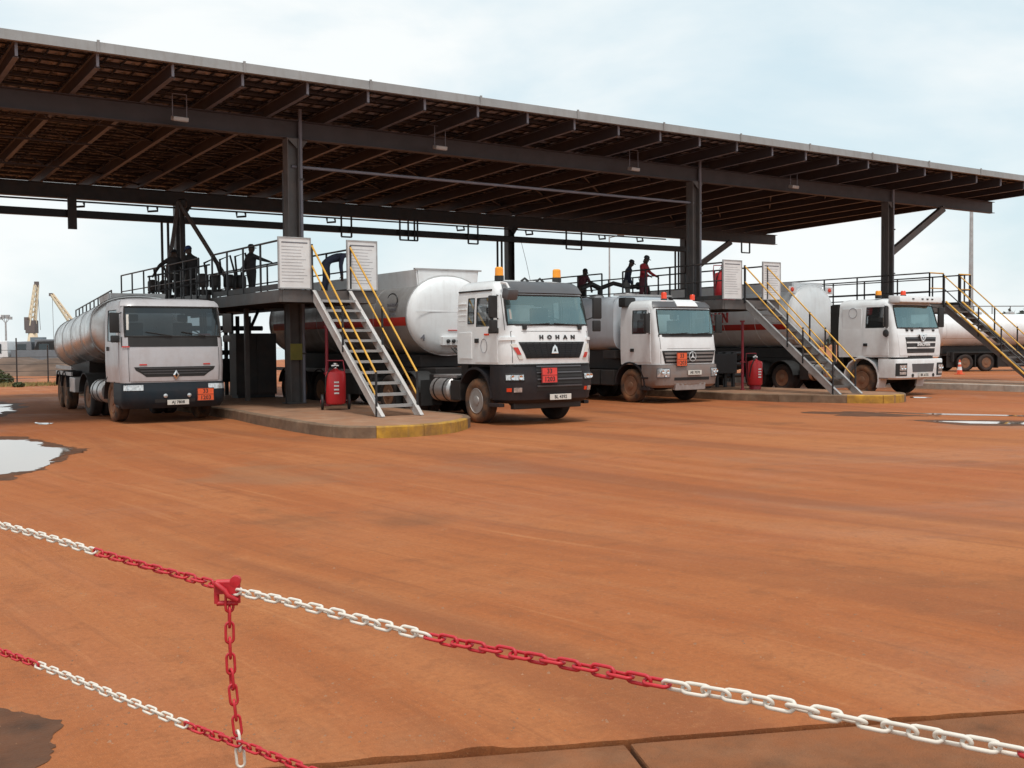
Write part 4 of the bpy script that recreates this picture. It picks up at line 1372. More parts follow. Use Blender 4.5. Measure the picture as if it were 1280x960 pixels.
    for y in (10.6, 11.9, 13.2):
        axle(t, xc, y, 'rear', track=1.03)
        for sx in (-1, 1):
            fender(t, xc + sx * 1.0, y, .6, .5, 15, 165, 'dark_plastic')
    for sx in (-1, 1):
        obj('landing_leg', MB().box(xc + sx * .85 - .07, xc + sx * .85 + .07, 8.0, 8.14, .3, 1.2), 'steel_grey', t)
        obj('tool_tube', MB().lathe([(.001, 8.4), (.13, 8.4), (.13, 10.0), (.001, 10.0)], (xc + sx * 1.05, 0, .98), 'Y', 14), 'board_white', t, smooth=40)
    chassis(t, xc, 8.0, 14.4, 1.02)
    return t


truck_one()
truck_two()
truck_three()
truck_four()


# ---- tanker seen side-on beyond the right island
def truck_far():
    c = at_depth(1200, 462, 66)
    t = thing('tanker_trailer', 'long white tank trailer standing side-on behind the far staircase', 'tanker trailer', (c.x - 2.6, c.y + .2, 0), R(-26))
    # local x along the trailer
    zc, a, b = 2.45, 1.2, .98
    L = 11.5
    sub = MB()
    n = 32
    sec = tank_section(a, b, n, 2.1)
    xs = [(-.2, .02), (-.15, .5), (-.06, .85), (.05, 1), (L / 2, 1), (L, 1), (L + .1, .85), (L + .2, .5), (L + .25, .02)]
    vs = [(x, p * s_, zc + q * s_) for (x, s_) in xs for (p, q) in sec]
    fs = [(i * n + j, i * n + (j + 1) % n, (i + 1) * n + (j + 1) % n, (i + 1) * n + j) for i in range(len(xs) - 1) for j in range(n)]
    sub.add(vs, fs)
    obj('tank', sub, 'tank_white', t, smooth=50)
    for k in range(6):
        x = .3 + k * 2.15
        obj('weld_band', MB().tube([(x, p * 1.003, zc + q * 1.003) for (p, q) in sec], .02, 5, closed=True), 'tank_white', t, smooth=60)
        obj('manhole', MB().lathe([(.26, -.1), (.26, .1), (.1, .16), (.001, .165)], (x + .5, 0, zc + b), 'Z', 14), 'alu_box', t, smooth=40)
    obj('lower_band', MB().add([(x, -a * math.cos(q) - .01, zc - b * math.sin(q) - .008) for x in (.1, L - .1) for q in (R(28), R(42), R(60))],
                               [(0, 1, 4, 3), (1, 2, 5, 4)]), mat('tank_rust', (0.42, 0.30, 0.18), .5, var=.2, dust=.3), t, smooth=60, fix=False)
    obj('chassis_rail', MB().box(.4, L - .2, -.5, .5, 1.05, 1.5).box(.6, L - .4, -.9, .9, .95, 1.08), 'chassis', t)
    for y in (-1.03, 1.03):
        for x in (1.5, 2.85, 8.6, 9.9):
            ty, rm = wheel_meshes('rear')
            w = link('wheel', ty, t, (x, y, .52), (0, 0, PI / 2 if y < 0 else -PI / 2))
            link('rim', rm, w)
    obj('mudguard', MB().box(.7, 3.7, -1.2, -.7, 1.1, 1.16).box(.7, .76, -1.2, -.7, .6, 1.1), 'black_rubber', t)
    obj('side_locker', MB().box(4.3, 7.6, -1.1, -.6, .55, 1.0), 'chassis', t, bevel=.03)
    obj('shade_skirt', MB().box(.5, L - .4, -.86, -.82, .25, 1.2), 'chassis', t)  # dark panel added as the shade beneath the trailer, behind the wheels
    obj('mud_flap', MB().box(3.55, 3.6, -1.2, -.7, .2, 1.1).box(2.1, 2.15, -1.2, -.7, .25, 1.0), 'black_rubber', t)
    rl = MB()
    for k in range(9):
        x = .6 + k * 1.2
        rl.bar((x, .45, zc + b - .1), (x, .45, zc + b + .5), .04)
    rl.bar((.6, .45, zc + b + .5), (10.2, .45, zc + b + .5), .05)
    obj('handrail', rl, 'steel_grey', t)


truck_far()

# ------------------------------------------------------------------ canopy
YC, YB = 28.05, 40.9
COLX = [11.61, 26.68, 37.53]
XL, XR = -4.0, 46.0
YF, YE = 25.06, 43.3
SL = 0.0225


def zr(y, z25=8.52):
    return z25 - SL * (y - YF)


cp = thing('loading_canopy', 'huge dark steel canopy with sloping flat roof and pale fascia over the loading bays', 'canopy', (0, 0, 0))


def ibeam(p, q, depth, width, tf=.022, tw=.02):
    """I-section from p to q, p and q on the bottom flange's underside"""
    mb = MB()
    p, q = Vector(p), Vector(q)
    d = (q - p).normalized()
    u = Vector((0, 0, 1)) - d * d.z
    u.normalize()
    for z, w, h in ((tf / 2, width, tf), (depth / 2, tw, depth - 2 * tf), (depth - tf / 2, width, tf)):
        mb.bar(p + u * z, q + u * z, w, h)
    return mb


def hcol(x, y, z0, z1, w=.32, pipe=1):
    mb = MB()
    mb.box(x - w / 2, x - w / 2 + .025, y - w / 2, y + w / 2, z0, z1)
    mb.box(x + w / 2 - .025, x + w / 2, y - w / 2, y + w / 2, z0, z1)
    mb.box(x - w / 2 + .025, x + w / 2 - .025, y - .012, y + .012, z0, z1)
    mb.box(x - .26, x + .26, y - .26, y + .26, z0, z0 + .03)
    return mb


for k, x in enumerate(COLX):
    for y, zt in ((YC, 7.53), (YB, 7.18)):
        x = COLX[k] + (.78 if y == YB else 0)
        c = obj('column', hcol(x, y, .24, zt, .34), 'steel_grey' if y == YC else 'steel_dark', cp)
        obj('gusset', MB().prism([(x - .17, zt), (x + .17, zt), (x + .17, zt - .3)], y - .14, y - .12, 'Y').prism([(x + .17, zt), (x + .5, zt), (x + .17, zt - .45)], y - .01, y + .01, 'Y'), 'steel_grey' if y == YC else 'steel_dark', c)
        if y == YC:
            obj('downpipe', MB().tube([(x + .24, y - .1, .25), (x + .24, y - .1, 8.35)], .055, 10), 'steel_flange', c, smooth=60)
            obj('column_band', MB().box(x - .176, x + .176, y - .176, y - .172, 1.45, 1.9), 'band_olive', c)
            cl = MB()
            for z in (1.6, 3.0, 4.6, 6.4):
                cl.box(x + .17, x + .31, y - .17, y - .03, z, z + .05)
            obj('pipe_clip', cl, 'steel_dark', c)
            obj('conduit', MB().tube([(x - .27, y - .05, .25), (x - .27, y - .05, 6.6)], .022, 6), 'steel_dark', c)
        else:
            obj('standing_pipe', MB().tube([(x - .65, y, .25), (x - .65, y, 6.5)], .05, 8).tube([(x - .42, y, .25), (x - .42, y, 6.5)], .05, 8), 'steel_dark', c, smooth=60)
# longitudinal beams
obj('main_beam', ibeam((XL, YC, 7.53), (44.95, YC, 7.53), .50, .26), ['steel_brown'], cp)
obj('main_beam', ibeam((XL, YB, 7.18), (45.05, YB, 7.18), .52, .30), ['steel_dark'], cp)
obj('pipe_rack_beam', ibeam((XL, YB - .3, 6.48), (38.3, YB - .3, 6.48), .26, .22), 'steel_black', cp)
obj('rack_post', MB().box(8.32, 8.62, YB - .5, YB - .42, 6.05, 7.19), 'steel_dark', cp)
obj('tie_pipe', MB().tube([(COLX[0], YC - .02, 6.78), (COLX[1], YC - .02, 6.78)], .045, 8), 'steel_flange', cp, smooth=60)
for (x0, z0, x1, z1, y) in ((37.72, 5.45, 41.3, 7.52, YC), (38.5, 5.4, 41.6, 7.17, YB)):
    obj('knee_brace', MB().bar((x0, y, z0), (x1, y, z1), .20, .26), 'steel_grey', cp)
# rafters
RAF = [5.9 + 1.674 * k for k in range(-6, 24)]
raf_me = None
for x in RAF:
    if x > XR - .2:
        break
    y0, y1 = YF + .24, YE - .2
    if raf_me is None:
        mb = ibeam((0, y0, zr(y0) - .42), (0, y1, zr(y1) - .42), .348, .12)
        raf_me = mb.mesh('rafter', ['steel_brown', 'steel_flange'])
        for p in raf_me.polygons:
            if p.normal.z < -.9:
                p.material_index = 1  # downward faces take the paler steel, painting in the light they catch
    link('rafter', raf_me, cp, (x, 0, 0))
    obj('rafter_hanger', MB().box(x - .03, x + .03, y0 - .06, y0 - .02, zr(y0) - .40, zr(y0) - .02), 'steel_flange', cp)
# purlins
pm = MB().add([(XL, -.03, 0), (XL, .03, 0), (XL, .03, .02), (XL, -.01, .02), (XL, -.01, .068), (XL, -.03, .068),
               (XR, -.03, 0), (XR, .03, 0), (XR, .03, .02), (XR, -.01, .02), (XR, -.01, .068), (XR, -.03, .068)],
              [(0, 1, 2, 3, 4, 5), (11, 10, 9, 8, 7, 6)] + [(i, i + 6, (i + 1) % 6 + 6, (i + 1) % 6) for i in range(6)]).mesh('purlin', 'steel_brown')
NP = 20
for k in range(NP):
    y = lerp(YF + .35, YE - .3, k / (NP - 1))
    link('purlin', pm, cp, (0, y, zr(y) - .07))
# roof sheets, ribbed, one per half fascia bay, with small uneven tilt
FX0, FS = 5.873, 3.347
for k in range(-6, 24):
    x0 = FX0 + k * FS / 2
    x1 = x0 + FS / 2 - .012
    if x1 < XL or x0 > XR - .3:
        continue
    x1 = min(x1, XR)
    mb = MB()
    prof = []
    nn = 6
    for i in range(nn):
        a = lerp(x0, x1, i / nn)
        w = (x1 - x0) / nn
        prof += [(a, .0), (a + w * .55, .0), (a + w * .65, .035), (a + w * .9, .035)]
    prof.append((x1, 0))
    vs, fs = [], []
    dz = rng.uniform(0.002, .012)
    for (y) in (YF + .06, YE):
        for (x, z) in prof:
            vs.append((x, y, zr(y) + z + dz))
    q = len(prof)
    for (y) in (YF + .06, YE):
        for (x, z) in prof:
            vs.append((x, y, zr(y) + z + dz + .04))
    for i in range(q - 1):
        fs.append((i, i + 1, q + i + 1, q + i))
        fs.append((2 * q + i, 3 * q + i, 3 * q + i + 1, 2 * q + i + 1))
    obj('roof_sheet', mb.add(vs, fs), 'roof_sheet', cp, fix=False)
# insulation netting under the sheets: thin wires along the slope and cross wires
wm = MB()
x = XL + .2
while x < XR:
    y0, y1 = YF + .3, YE - .25
    z0, z1 = zr(y0) - .035, zr(y1) - .035
    wm.add([(x - .022, y0, z0), (x + .022, y0, z0), (x + .022, y1, z1), (x - .022, y1, z1), (x - .022, y0, z0 + .02), (x + .022, y0, z0 + .02), (x + .022, y1, z1 + .02), (x - .022, y1, z1 + .02)],
           [(0, 1, 2, 3), (7, 6, 5, 4), (0, 3, 7, 4), (1, 5, 6, 2)])
    x += .418
for k in range(40):
    y = YF + .7 + k * .45
    z = zr(y) - .012
    wm.box(XL, XR, y - .024, y + .024, z - .02, z + .010)
o = obj('roof_netting', wm, 'mesh_wire', cp, fix=False)
o['kind'] = 'stuff'
# cross bracing rods in some bays, below the rafters
for (xa, xb) in ((7.57, 10.92), (10.92, 14.27), (15.94, 19.29), (24.31, 27.66), (34.35, 37.7)):
    for k in range(4):
        ya, yb = lerp(YF + 3.2, YB, k / 4), lerp(YF + 3.2, YB, (k + 1) / 4)
        obj('bracing_rod', MB().bar((xa, ya, zr(ya) - .30), (xb, yb, zr(yb) - .30), .05), 'steel_brown', cp)
        obj('bracing_rod', MB().bar((xb, ya, zr(ya) - .25), (xa, yb, zr(yb) - .25), .05), 'steel_brown', cp)
# lattice struts across two bays (zigzag)
for yl in (30.6, 33.4, 37.5):
    lt = MB()
    z = zr(yl) - .5
    for k in range(12):
        xa = RAF[3] + k * .56
        lt.bar((xa, yl, z + (.0 if k % 2 else .38)), (xa + .56, yl, z + (.38 if k % 2 else .0)), .035)
    lt.bar((RAF[3], yl, z), (RAF[7], yl, z), .05)
    obj('lattice_strut', lt, 'steel_brown', cp)
# fascia panels with cover strips
k = -3
while True:
    x0, x1 = FX0 + k * FS, FX0 + (k + 1) * FS
    if x0 > XR:
        break
    x1 = min(x1, XR + .05)
    zt = 8.62 + rng.uniform(-.008, .008)
    mb = MB()
    mb.prism([(YF - .03, 8.39), (YF - .005, zt), (YF + .10, zt + .004), (YF + .10, zt - .02), (YF + .03, zt - .03), (YF + .02, 8.42), (YF + .08, 8.41), (YF + .08, 8.385)], x0 + .006, x1 - .006, 'X')
    obj('fascia_panel', mb, 'fascia_metal', cp)
    obj('cover_strip', MB().box(x0 - .03, x0 + .03, YF - .045, YF - .005, 8.38, 8.65), 'fascia_metal', cp, bevel=.004)
    k += 1
obj('gable_trim', MB().add([(XR + .01, YF, zr(YF) - .12), (XR + .05, YF, zr(YF) - .12), (XR + .05, YE, zr(YE) - .12), (XR + .01, YE, zr(YE) - .12),
                            (XR + .01, YF, zr(YF) + .1), (XR + .05, YF, zr(YF) + .1), (XR + .05, YE, zr(YE) + .1), (XR + .01, YE, zr(YE) + .1)],
                           [(0, 3, 2, 1), (4, 5, 6, 7), (0, 1, 5, 4), (1, 2, 6, 5), (2, 3, 7, 6), (3, 0, 4, 7)]), 'steel_brown', cp)
# conduit line and hangers under the rear beam
obj('conduit', MB().tube([(XL, YB - .12, 7.08), (36.9, YB - .12, 7.08)], .035, 5), 'steel_black', cp)
for x in (8.6, 11.2, 14.6, 18.4, 24.6, 28.3, 32.6, 35.0):
    obj('cable_clip', MB().tube([(x, YB - .12, 7.06), (x, YB - .15, 6.88), (x + .35, YB - .18, 6.92), (x + .35, YB - .12, 7.04)], .045, 5), 'steel_black', cp)
for (xa, xb) in ((18.9, 19.35), (21.6, 22.3), (22.0, 22.45), (25.0, 25.5), (30.4, 31.3), (42.0, 42.6)):
    zb = 6.3 if xa < 40 else 6.6
    w_ = .06
    obj('hanger_frame', MB().bar((xa, YB - .42, zb), (xa, YB - .42, 7.18), w_).bar((xb, YB - .42, zb), (xb, YB - .42, 7.18), w_).bar((xa, YB - .42, zb), (xb, YB - .42, zb), w_), 'steel_black', cp)
# flood lights hung in front of the main beam
for i, x in enumerate((8.38, 16.0, 23.42, 31.2)):
    f = thing('floodlight', ('small floodlight hanging from the canopy beam over the grey truck', 'small floodlight hanging from the canopy beam above the tall white notice boards', 'small floodlight on the canopy beam between the two middle columns',
                             'small floodlight on the canopy beam right of the middle column')[i], 'floodlight', (x, YC - .62, 7.62), 0, 'floodlights under the canopy')
    hd = MB().box(-.20, .20, -.10, .10, -.06, .05)
    h = obj('lamp_housing', hd, 'galvanised', f, (0, 0, 0), (0.2, 0, .1), bevel=.02)
    obj('lamp_glass', MB().box(-.17, .17, -.07, .07, -.068, -.062), 'lamp_lens', h)
    obj('bracket', MB().tube([(-.18, 0, .02), (-.18, 0, .62), (-.18, .5, .75)], .014, 5).tube([(.18, 0, .02), (.18, 0, .62)], .014, 5).tube([(-.18, 0, .62), (.18, 0, .62)], .014, 5), 'steel_flange', f)

# ------------------------------------------------------------------ islands
ISL_H = .24


def island(pts, loc_note, yellow):
    """raised kerbed island; pts is its outline from the rear left round the nose to the rear right"""
    xm = (pts[0][0] + pts[-1][0]) / 2
    ynose = min(p[1] for p in pts)
    o = obj('concrete_island', MB().prism([(x, y) for x, y in pts], .004, ISL_H - .006, 'Z'), 'concrete')
    structure(o)
    # kerb blocks along the outline
    path = [Vector((x, y, 0)) for x, y in pts]
    # resample about every 1.05 m
    segs = []
    acc = [0]
    for a, b in zip(path, path[1:]):
        acc.append(acc[-1] + (b - a).length)
    tot = acc[-1]

    def at(s_):
        s_ = max(0, min(tot, s_))
        for i in range(len(path) - 1):
            if s_ <= acc[i + 1] + 1e-9:
                t = (s_ - acc[i]) / max(1e-9, acc[i + 1] - acc[i])
                return path[i].lerp(path[i + 1], t)
        return path[-1].copy()
    n = int(tot / 1.0)
    for i in range(n):
        s0, s1 = tot * i / n + .006, tot * (i + 1) / n - .006
        sub = [at(lerp(s0, s1, k / 4)) for k in range(5)]
        vs, fs = [], []
        hz = ISL_H + rng.uniform(-.004, .004)
        for k, p in enumerate(sub):
            d = (sub[min(k + 1, 4)] - sub[max(k - 1, 0)]).normalized()
            nrm = Vector((-d.y, d.x, 0))            # outward is the left of travel: check sign below
            cen = Vector((xm, max(p.y, ynose + 2), 0))
            if nrm.dot(p - cen) < 0:
                nrm = -nrm
            q0, q1 = p + nrm * .03, p - nrm * .13
            vs += [(q0.x, q0.y, 0.0), (q0.x - nrm.x * .0, q0.y, hz - .025), (q0.x - nrm.x * .025, q0.y - nrm.y * .025, hz), (q1.x, q1.y, hz), (q1.x, q1.y, 0.0)]
        for k in range(4):
            for j in range(4):
                fs.append((k * 5 + j, k * 5 + j + 1, (k + 1) * 5 + j + 1, (k + 1) * 5 + j))
        fs += [(0, 1, 2, 3, 4), (24, 23, 22, 21, 20)]
        mid = at((s0 + s1) / 2)
        ym = 'kerb_yellow' if yellow(mid) else ('kerb_pale' if loc_note == 'pale' else 'kerb_grey')
        obj('kerb_block', MB().add(vs, fs), ym, o, smooth=30)
    return o


NOSE = [(9.25, 44), (9.25, 26), (9.06, 24.2), (8.93, 21.5), (8.93, 20.2), (9.02, 19.55), (9.3, 19.12), (9.75, 18.93), (10.3, 18.84), (10.9, 18.92), (11.5, 19.22),
        (12.1, 19.78), (12.55, 20.35), (12.78, 20.85), (12.84, 21.5), (12.84, 44)]
island(NOSE, '', lambda p: p.y < 19.9 and 9.6 < p.x < 11.9)
NOSE2 = [(24.75, 44), (24.75, 25.5), (24.72, 24.4), (25.2, 22.6), (25.8, 21.4), (26.3, 20.6), (26.7, 20.12), (27.1, 19.95), (27.6, 20.05), (28.2, 20.4), (28.6, 20.75), (28.78, 21.1), (28.85, 21.7), (28.85, 44)]
island(NOSE2, '', lambda p: p.y < 20.75 and 26.2 < p.x < 27.5)
island([(36.1, 44), (36.1, 19.5), (36.3, 18.5), (37, 17.7), (38, 17.4), (39, 17.9), (39.6, 18.8), (39.7, 20), (39.7, 44)], 'pale', lambda p: False)


# ------------------------------------------------------------------ platforms
DECK = 3.22


def rail_run(parent, p, q, n, h=1.2, mid=(.62,), mats=('steel_dark', 'steel_dark'), toe=True, z=DECK):
    p, q = Vector((*p, z)), Vector((*q, z))
    for i in range(n + 1):
        c = p.lerp(q, i / n)
        obj('rail_post', MB().box(c.x - .022, c.x + .022, c.y - .022, c.y + .022, z, z + h), 'steel_black', parent)
    obj('guard_rail', MB().tube([p + Vector((0, 0, h)), q + Vector((0, 0, h))], .026, 8), mats[0], parent, smooth=60)
    for m_ in mid:
        obj('guard_rail', MB().tube([p + Vector((0, 0, m_)), q + Vector((0, 0, m_))], .02, 8), mats[1], parent, smooth=60)
    if toe:
        obj('toe_board', MB().bar(p + Vector((0, 0, .08)), q + Vector((0, 0, .08)), .012, .14), 'steel_dark', parent)


def platform(xo, label, boards=True, variant=0, yend=40.2):
    t = thing('loading_platform', label, 'platform', (xo, 25, 0), 0, 'elevated loading platforms')
    # local x 0 .. 2.62, y 0 .. yend-25
    w, L = 2.60, yend - 25
    edge = 'steel_grey'
    obj('edge_beam', MB().box(-.02, .06, -.02, L, DECK - .30, DECK - .002), edge, t)
    obj('edge_beam', MB().box(w - .06, w + .02, -.02, L, DECK - .30, DECK - .002), edge, t)
    obj('edge_beam', MB().box(.062, w - .062, -.03, .05, DECK - .30, DECK - .002), edge, t)
    k = 0
    nb = 9
    for i in range(nb):
        y = lerp(.6, L - .3, i / (nb - 1))
        obj('joist', MB().box(.062, w - .062, y - .04, y + .04, DECK - .24, DECK - .05), 'steel_dark', t)
    for i in range(12):
        y0, y1 = L * i / 12 + .06, L * (i + 1) / 12 + .05
        obj('deck_plate', MB().box(.064, w - .064, y0, y1 - .012, DECK - .04, DECK - .004), 'steel_grey', t)
    for (x, y) in ((1.12, 5.4), (.5, 9.5), (2.1, 9.5), (.5, 14.4), (2.1, 14.4)):
        obj('support_post', MB().box(x - .06, x + .06, y - .06, y + .06, ISL_H, DECK - .28), 'steel_grey', t)
    obj('support_brace', MB().bar((1.12, 5.4, 2.1), (2.1, 7.0, 2.95), .07), 'steel_dark', t)
    # railings
    if variant == 0:
        rail_run(t, (0, .0), (0, 5.0), 4)
        rail_run(t, (.0, 6.2), (0, 15), 6)
        rail_run(t, (w, .0), (w, 15), 10)
        obj('rail_post', MB().box(.80, .845, -.022, .022, DECK, DECK + 1.12), 'steel_black', t)
    else:
        rail_run(t, (0, .0), (0, 15), 9, 1.2, (.95, .5, .25))
        rail_run(t, (w, .0), (w, 15), 9, 1.2, (.6,))
        rail_run(t, (0, .0), (.86, 0), 1, 1.2, (.62,), ('yellow_paint', 'yellow_paint'))
        rail_run(t, (1.86, .0), (w, 0), 2, 1.2, (.62,), ('yellow_paint', 'yellow_paint'))
    return t


platform(10.0, 'elevated steel loading platform with a man at its rail, above the nearest island')
platform(25.07, 'elevated steel loading platform carrying red cylinders, beside the column in the middle')
platform(36.0, 'elevated steel walkway with open rails behind the all white truck', variant=1)


def notice_board(x, y, label):
    t = thing('notice_board', label, 'notice board', (x, y, 0), 0, 'white notice boards on the stair heads')
    w, z0, z1 = .80, DECK + .05, DECK + 1.26
    obj('board_panel', MB().box(0, w, -.012, .012, z0, z1), 'board_white', t)
    obj('board_frame', MB().box(-.03, 0, -.025, .025, z0 - .03, z1 + .03).box(w, w + .03, -.025, .025, z0 - .03, z1 + .03).box(.0, w, -.024, .024, z1, z1 + .03).box(.0, w, -.024, .024, z0 - .03, z0), 'galvanised', t)
    obj('title_line', MB().box(.06, w - .06, -.016, -.0125, z1 - .12, z1 - .09), 'print_grey', t)
    r_ = random.Random(int(x * 10))
    for k in range(12):
        z = z1 - .20 - k * .078
        obj('text_line', MB().box(.06, .06 + (w - .12) * r_.uniform(.7, 1), -.0155, -.0125, z - .012, z + .004), 'board_line', t)
    return t


notice_board(9.97, 24.93, 'white notice board left of the long stairs, on the platform corner')
notice_board(11.80, 24.93, 'white notice board right of the long stairs, above their right handrail')
notice_board(25.04, 24.93, 'white notice board on the second platform, beside the red cylinders')
notice_board(26.87, 24.93, 'white notice board at the head of the second staircase, right of its top step')


def staircase(x, label, stringer, tread, upper, lower, mids, zt=DECK, run=3.65):
    """local: x 0..1.0, foot at y=-run, head at y=0"""
    t = thing('metal_staircase', label, 'staircase', (x, 24.95, 0), 0, 'metal stairs up to the platforms')
    zb = ISL_H
    rise = zt - zb
    for sx in (0, .98):
        p0, p1 = Vector((sx, -run - .12, zb)), Vector((sx, -.02, zt))
        mb = MB()
        dz = .26
        mb.add([(sx - .025, -run - .22, zb), (sx + .025, -run - .22, zb), (sx + .025, -.06, zt - .02), (sx - .025, -.06, zt - .02),
                (sx - .025, -run + .10, zb), (sx + .025, -run + .10, zb), (sx + .025, -.06, zt - .30), (sx - .025, -.06, zt - .30)],
               [(0, 1, 2, 3), (7, 6, 5, 4), (0, 4, 5, 1), (2, 6, 7, 3), (0, 3, 7, 4), (1, 5, 6, 2)])
        s_ = obj('stringer', mb, stringer, t)
        fl = MB().bar((sx, -run - .22, zb + .012), (sx, -.06, zt - .008), .09, .018)
        obj('stringer_flange', fl, stringer, s_)
    n = 12
    for i in range(1, n):
        z = zb + rise * i / n
        y = -run + run * i / n
        obj('tread', MB().box(.03, .95, y - .13, y + .13, z - .035, z).box(.03, .95, y - .135, y - .125, z - .06, z - .002), tread, t)
    for sx in (-.03, 1.01):
        foot = Vector((sx, -run + .05, zb))
        off = 1.12
        a = Vector((sx, -run + .05, zb + .98))
        b = Vector((sx, .0, zt + off))
        obj('handrail', MB().tube([a, b], .024, 8), upper, t, smooth=60)
        obj('handrail', MB().tube([a - Vector((0, -.02, .5)), b - Vector((0, 0, .5))], .022, 8), lower, t, smooth=60)
        obj('rail_post', MB().box(sx - .02, sx + .02, -run + .03, -run + .07, zb, zb + 1.0), 'steel_black', t)
        obj('rail_post', MB().box(sx - .025, sx + .025, -.04, .01, zt - .1, zt + off + .02), 'steel_black', t)
        for q in mids:
            y = -run + run * q
            z = zb + rise * q
            obj('rail_post', MB().box(sx - .02, sx + .02, y - .02, y + .02, z - .05, z + 1.06), 'steel_black', t)
    return t


staircase(10.86, 'pale metal staircase with yellow handrails on the nearest island, beside the red extinguisher', 'white_steel', 'galvanised', 'yellow_paint', 'yellow_paint', (.5,), run=3.5)
staircase(26.05, 'grey metal staircase with yellow handrails in front of the round white tank', 'galvanised', 'steel_grey', 'yellow_paint', 'yellow_paint', (.33, .5))
staircase(36.85, 'dark grey staircase with yellow and black rails at the right picture edge', 'steel_grey', 'steel_grey', 'yellow_paint', 'steel_black', (.35, .6))
st3 = [o for o in scene.objects if o.name.startswith('metal_staircase')][-1]
for sx in (-.035, 1.015):
    obj('kick_pipe', MB().tube([(sx, -3.6, ISL_H + .1), (sx, -.1, DECK + .12)], .04, 8), 'yellow_paint', st3, smooth=60)

# ------------------------------------------------------------------ fire extinguishers, pipes, cabinet
def wheeled_extinguisher(p, label, rotz=0, wheels=True, s=1.0):
    t = thing('fire_extinguisher', label, 'fire extinguisher', p, rotz, 'red wheeled extinguishers')
    obj('cylinder', MB().lathe([(.001, .12), (.13, .12), (.23, .15), (.25, .20), (.25, .88), (.235, .94), (.12, .98), (.06, 1.0), (.06, 1.03), (.001, 1.03)], (0, 0, 0), 'Z', 22), 'extinguisher_red', t, smooth=45)
    obj('valve', MB().lathe([(.04, 1.03), (.04, 1.12), (.055, 1.13), (.055, 1.16), (.001, 1.165)], (0, 0, 0), 'Z', 12).bar((-.1, -.02, 1.10), (.08, -.02, 1.10), .03), 'chrome', t, smooth=40)
    obj('hose', MB().tube([(0, -.05, 1.08), (-.15, -.16, 1.02), (-.24, -.12, .8), (-.25, -.05, .5), (-.2, -.02, .3)], .022, 8), 'black_rubber', t, smooth=60)
    obj('push_handle', MB().tube([(-.2, .16, .3), (-.23, .2, 1.0), (-.2, .22, 1.22), (.2, .22, 1.22), (.23, .2, 1.0), (.2, .16, .3)], .018, 8), 'pipe_red', t, smooth=60)
    for k in range(4):
        obj('label_line', MB().box(-.05, .07, -.2565, -.2535, .40 + k * .09, .44 + k * .09), 'board_white', t)
    if wheels:
        for sx in (-1, 1):
            w = obj('wheel', MB().lathe([(.06, -.035), (.17, -.035), (.19, -.02), (.19, .02), (.17, .035), (.06, .035)], (0, 0, 0), 'X', 20), 'black_rubber', t, (sx * .33, .12, .19), smooth=40)
            obj('hub', MB().lathe([(.001, -.045), (.06, -.045), (.06, .045), (.001, .045)], (0, 0, 0), 'X', 12), 'pipe_red', w)
        obj('axle', MB().tube([(-.33, .12, .19), (.33, .12, .19)], .018, 6), 'black_rubber', t)
    else:
        obj('stand', MB().lathe([(.2, 0), (.2, .13), (.18, .135)], (0, 0, 0), 'Z', 18), 'pipe_red', t)
    return t


e = ground_at(420, 512, ISL_H)
wheeled_extinguisher((e.x, e.y, ISL_H), 'red wheeled fire extinguisher standing left of the long pale stairs', R(-22))
e = ground_at(948, 488, ISL_H)
wheeled_extinguisher((27.2, 25.6, ISL_H), 'red fire extinguisher on the second island, under the grey staircase', R(-10), False)
wheeled_extinguisher((26.05, 26.0, DECK), 'red extinguisher on the second platform, next to the column', R(-20), False)
wheeled_extinguisher((26.75, 26.35, DECK), 'red extinguisher on the second platform, next to its notice board', R(30), False)


def red_pipe(p, h, label):
    t = thing('standpipe', label, 'pipe', p, 0, 'red standpipes')
    obj('riser', MB().tube([(0, 0, 0), (0, 0, h)], .045, 10).lathe([(.09, 0), (.09, .03)], (0, 0, 0), 'Z', 12), 'pipe_red', t, smooth=60)
    obj('flange', MB().lathe([(.085, h * .4), (.085, h * .4 + .04)], (0, 0, 0), 'Z', 12).lathe([(.085, h - .02), (.085, h + .03)], (0, 0, 0), 'Z', 12), 'pipe_red', t)


e = ground_at(415, 508, ISL_H)
red_pipe((11.85, 26.4, ISL_H), 2.1, 'thin red pipe rising behind the wheeled extinguisher')
red_pipe((26.6, 25.6, ISL_H), 2.3, 'thin red pipe rising beside the second island extinguisher')

cb = thing('control_cabinet', 'dark metal control cabinet under the first platform', 'cabinet', (12.05, 32.4, ISL_H))
obj('cabinet_body', MB().box(-.65, .65, -.3, .3, .1, 2.0), 'steel_dark', cb, bevel=.01)
obj('cabinet_door', MB().box(-.62, -.01, -.325, -.302, .14, 1.96), 'steel_dark', cb, bevel=.008)
obj('cabinet_door', MB().box(.01, .62, -.325, -.302, .14, 1.96), 'steel_dark', cb, bevel=.008)
obj('plinth', MB().box(-.6, .6, -.27, .27, 0, .1), 'steel_black', cb)


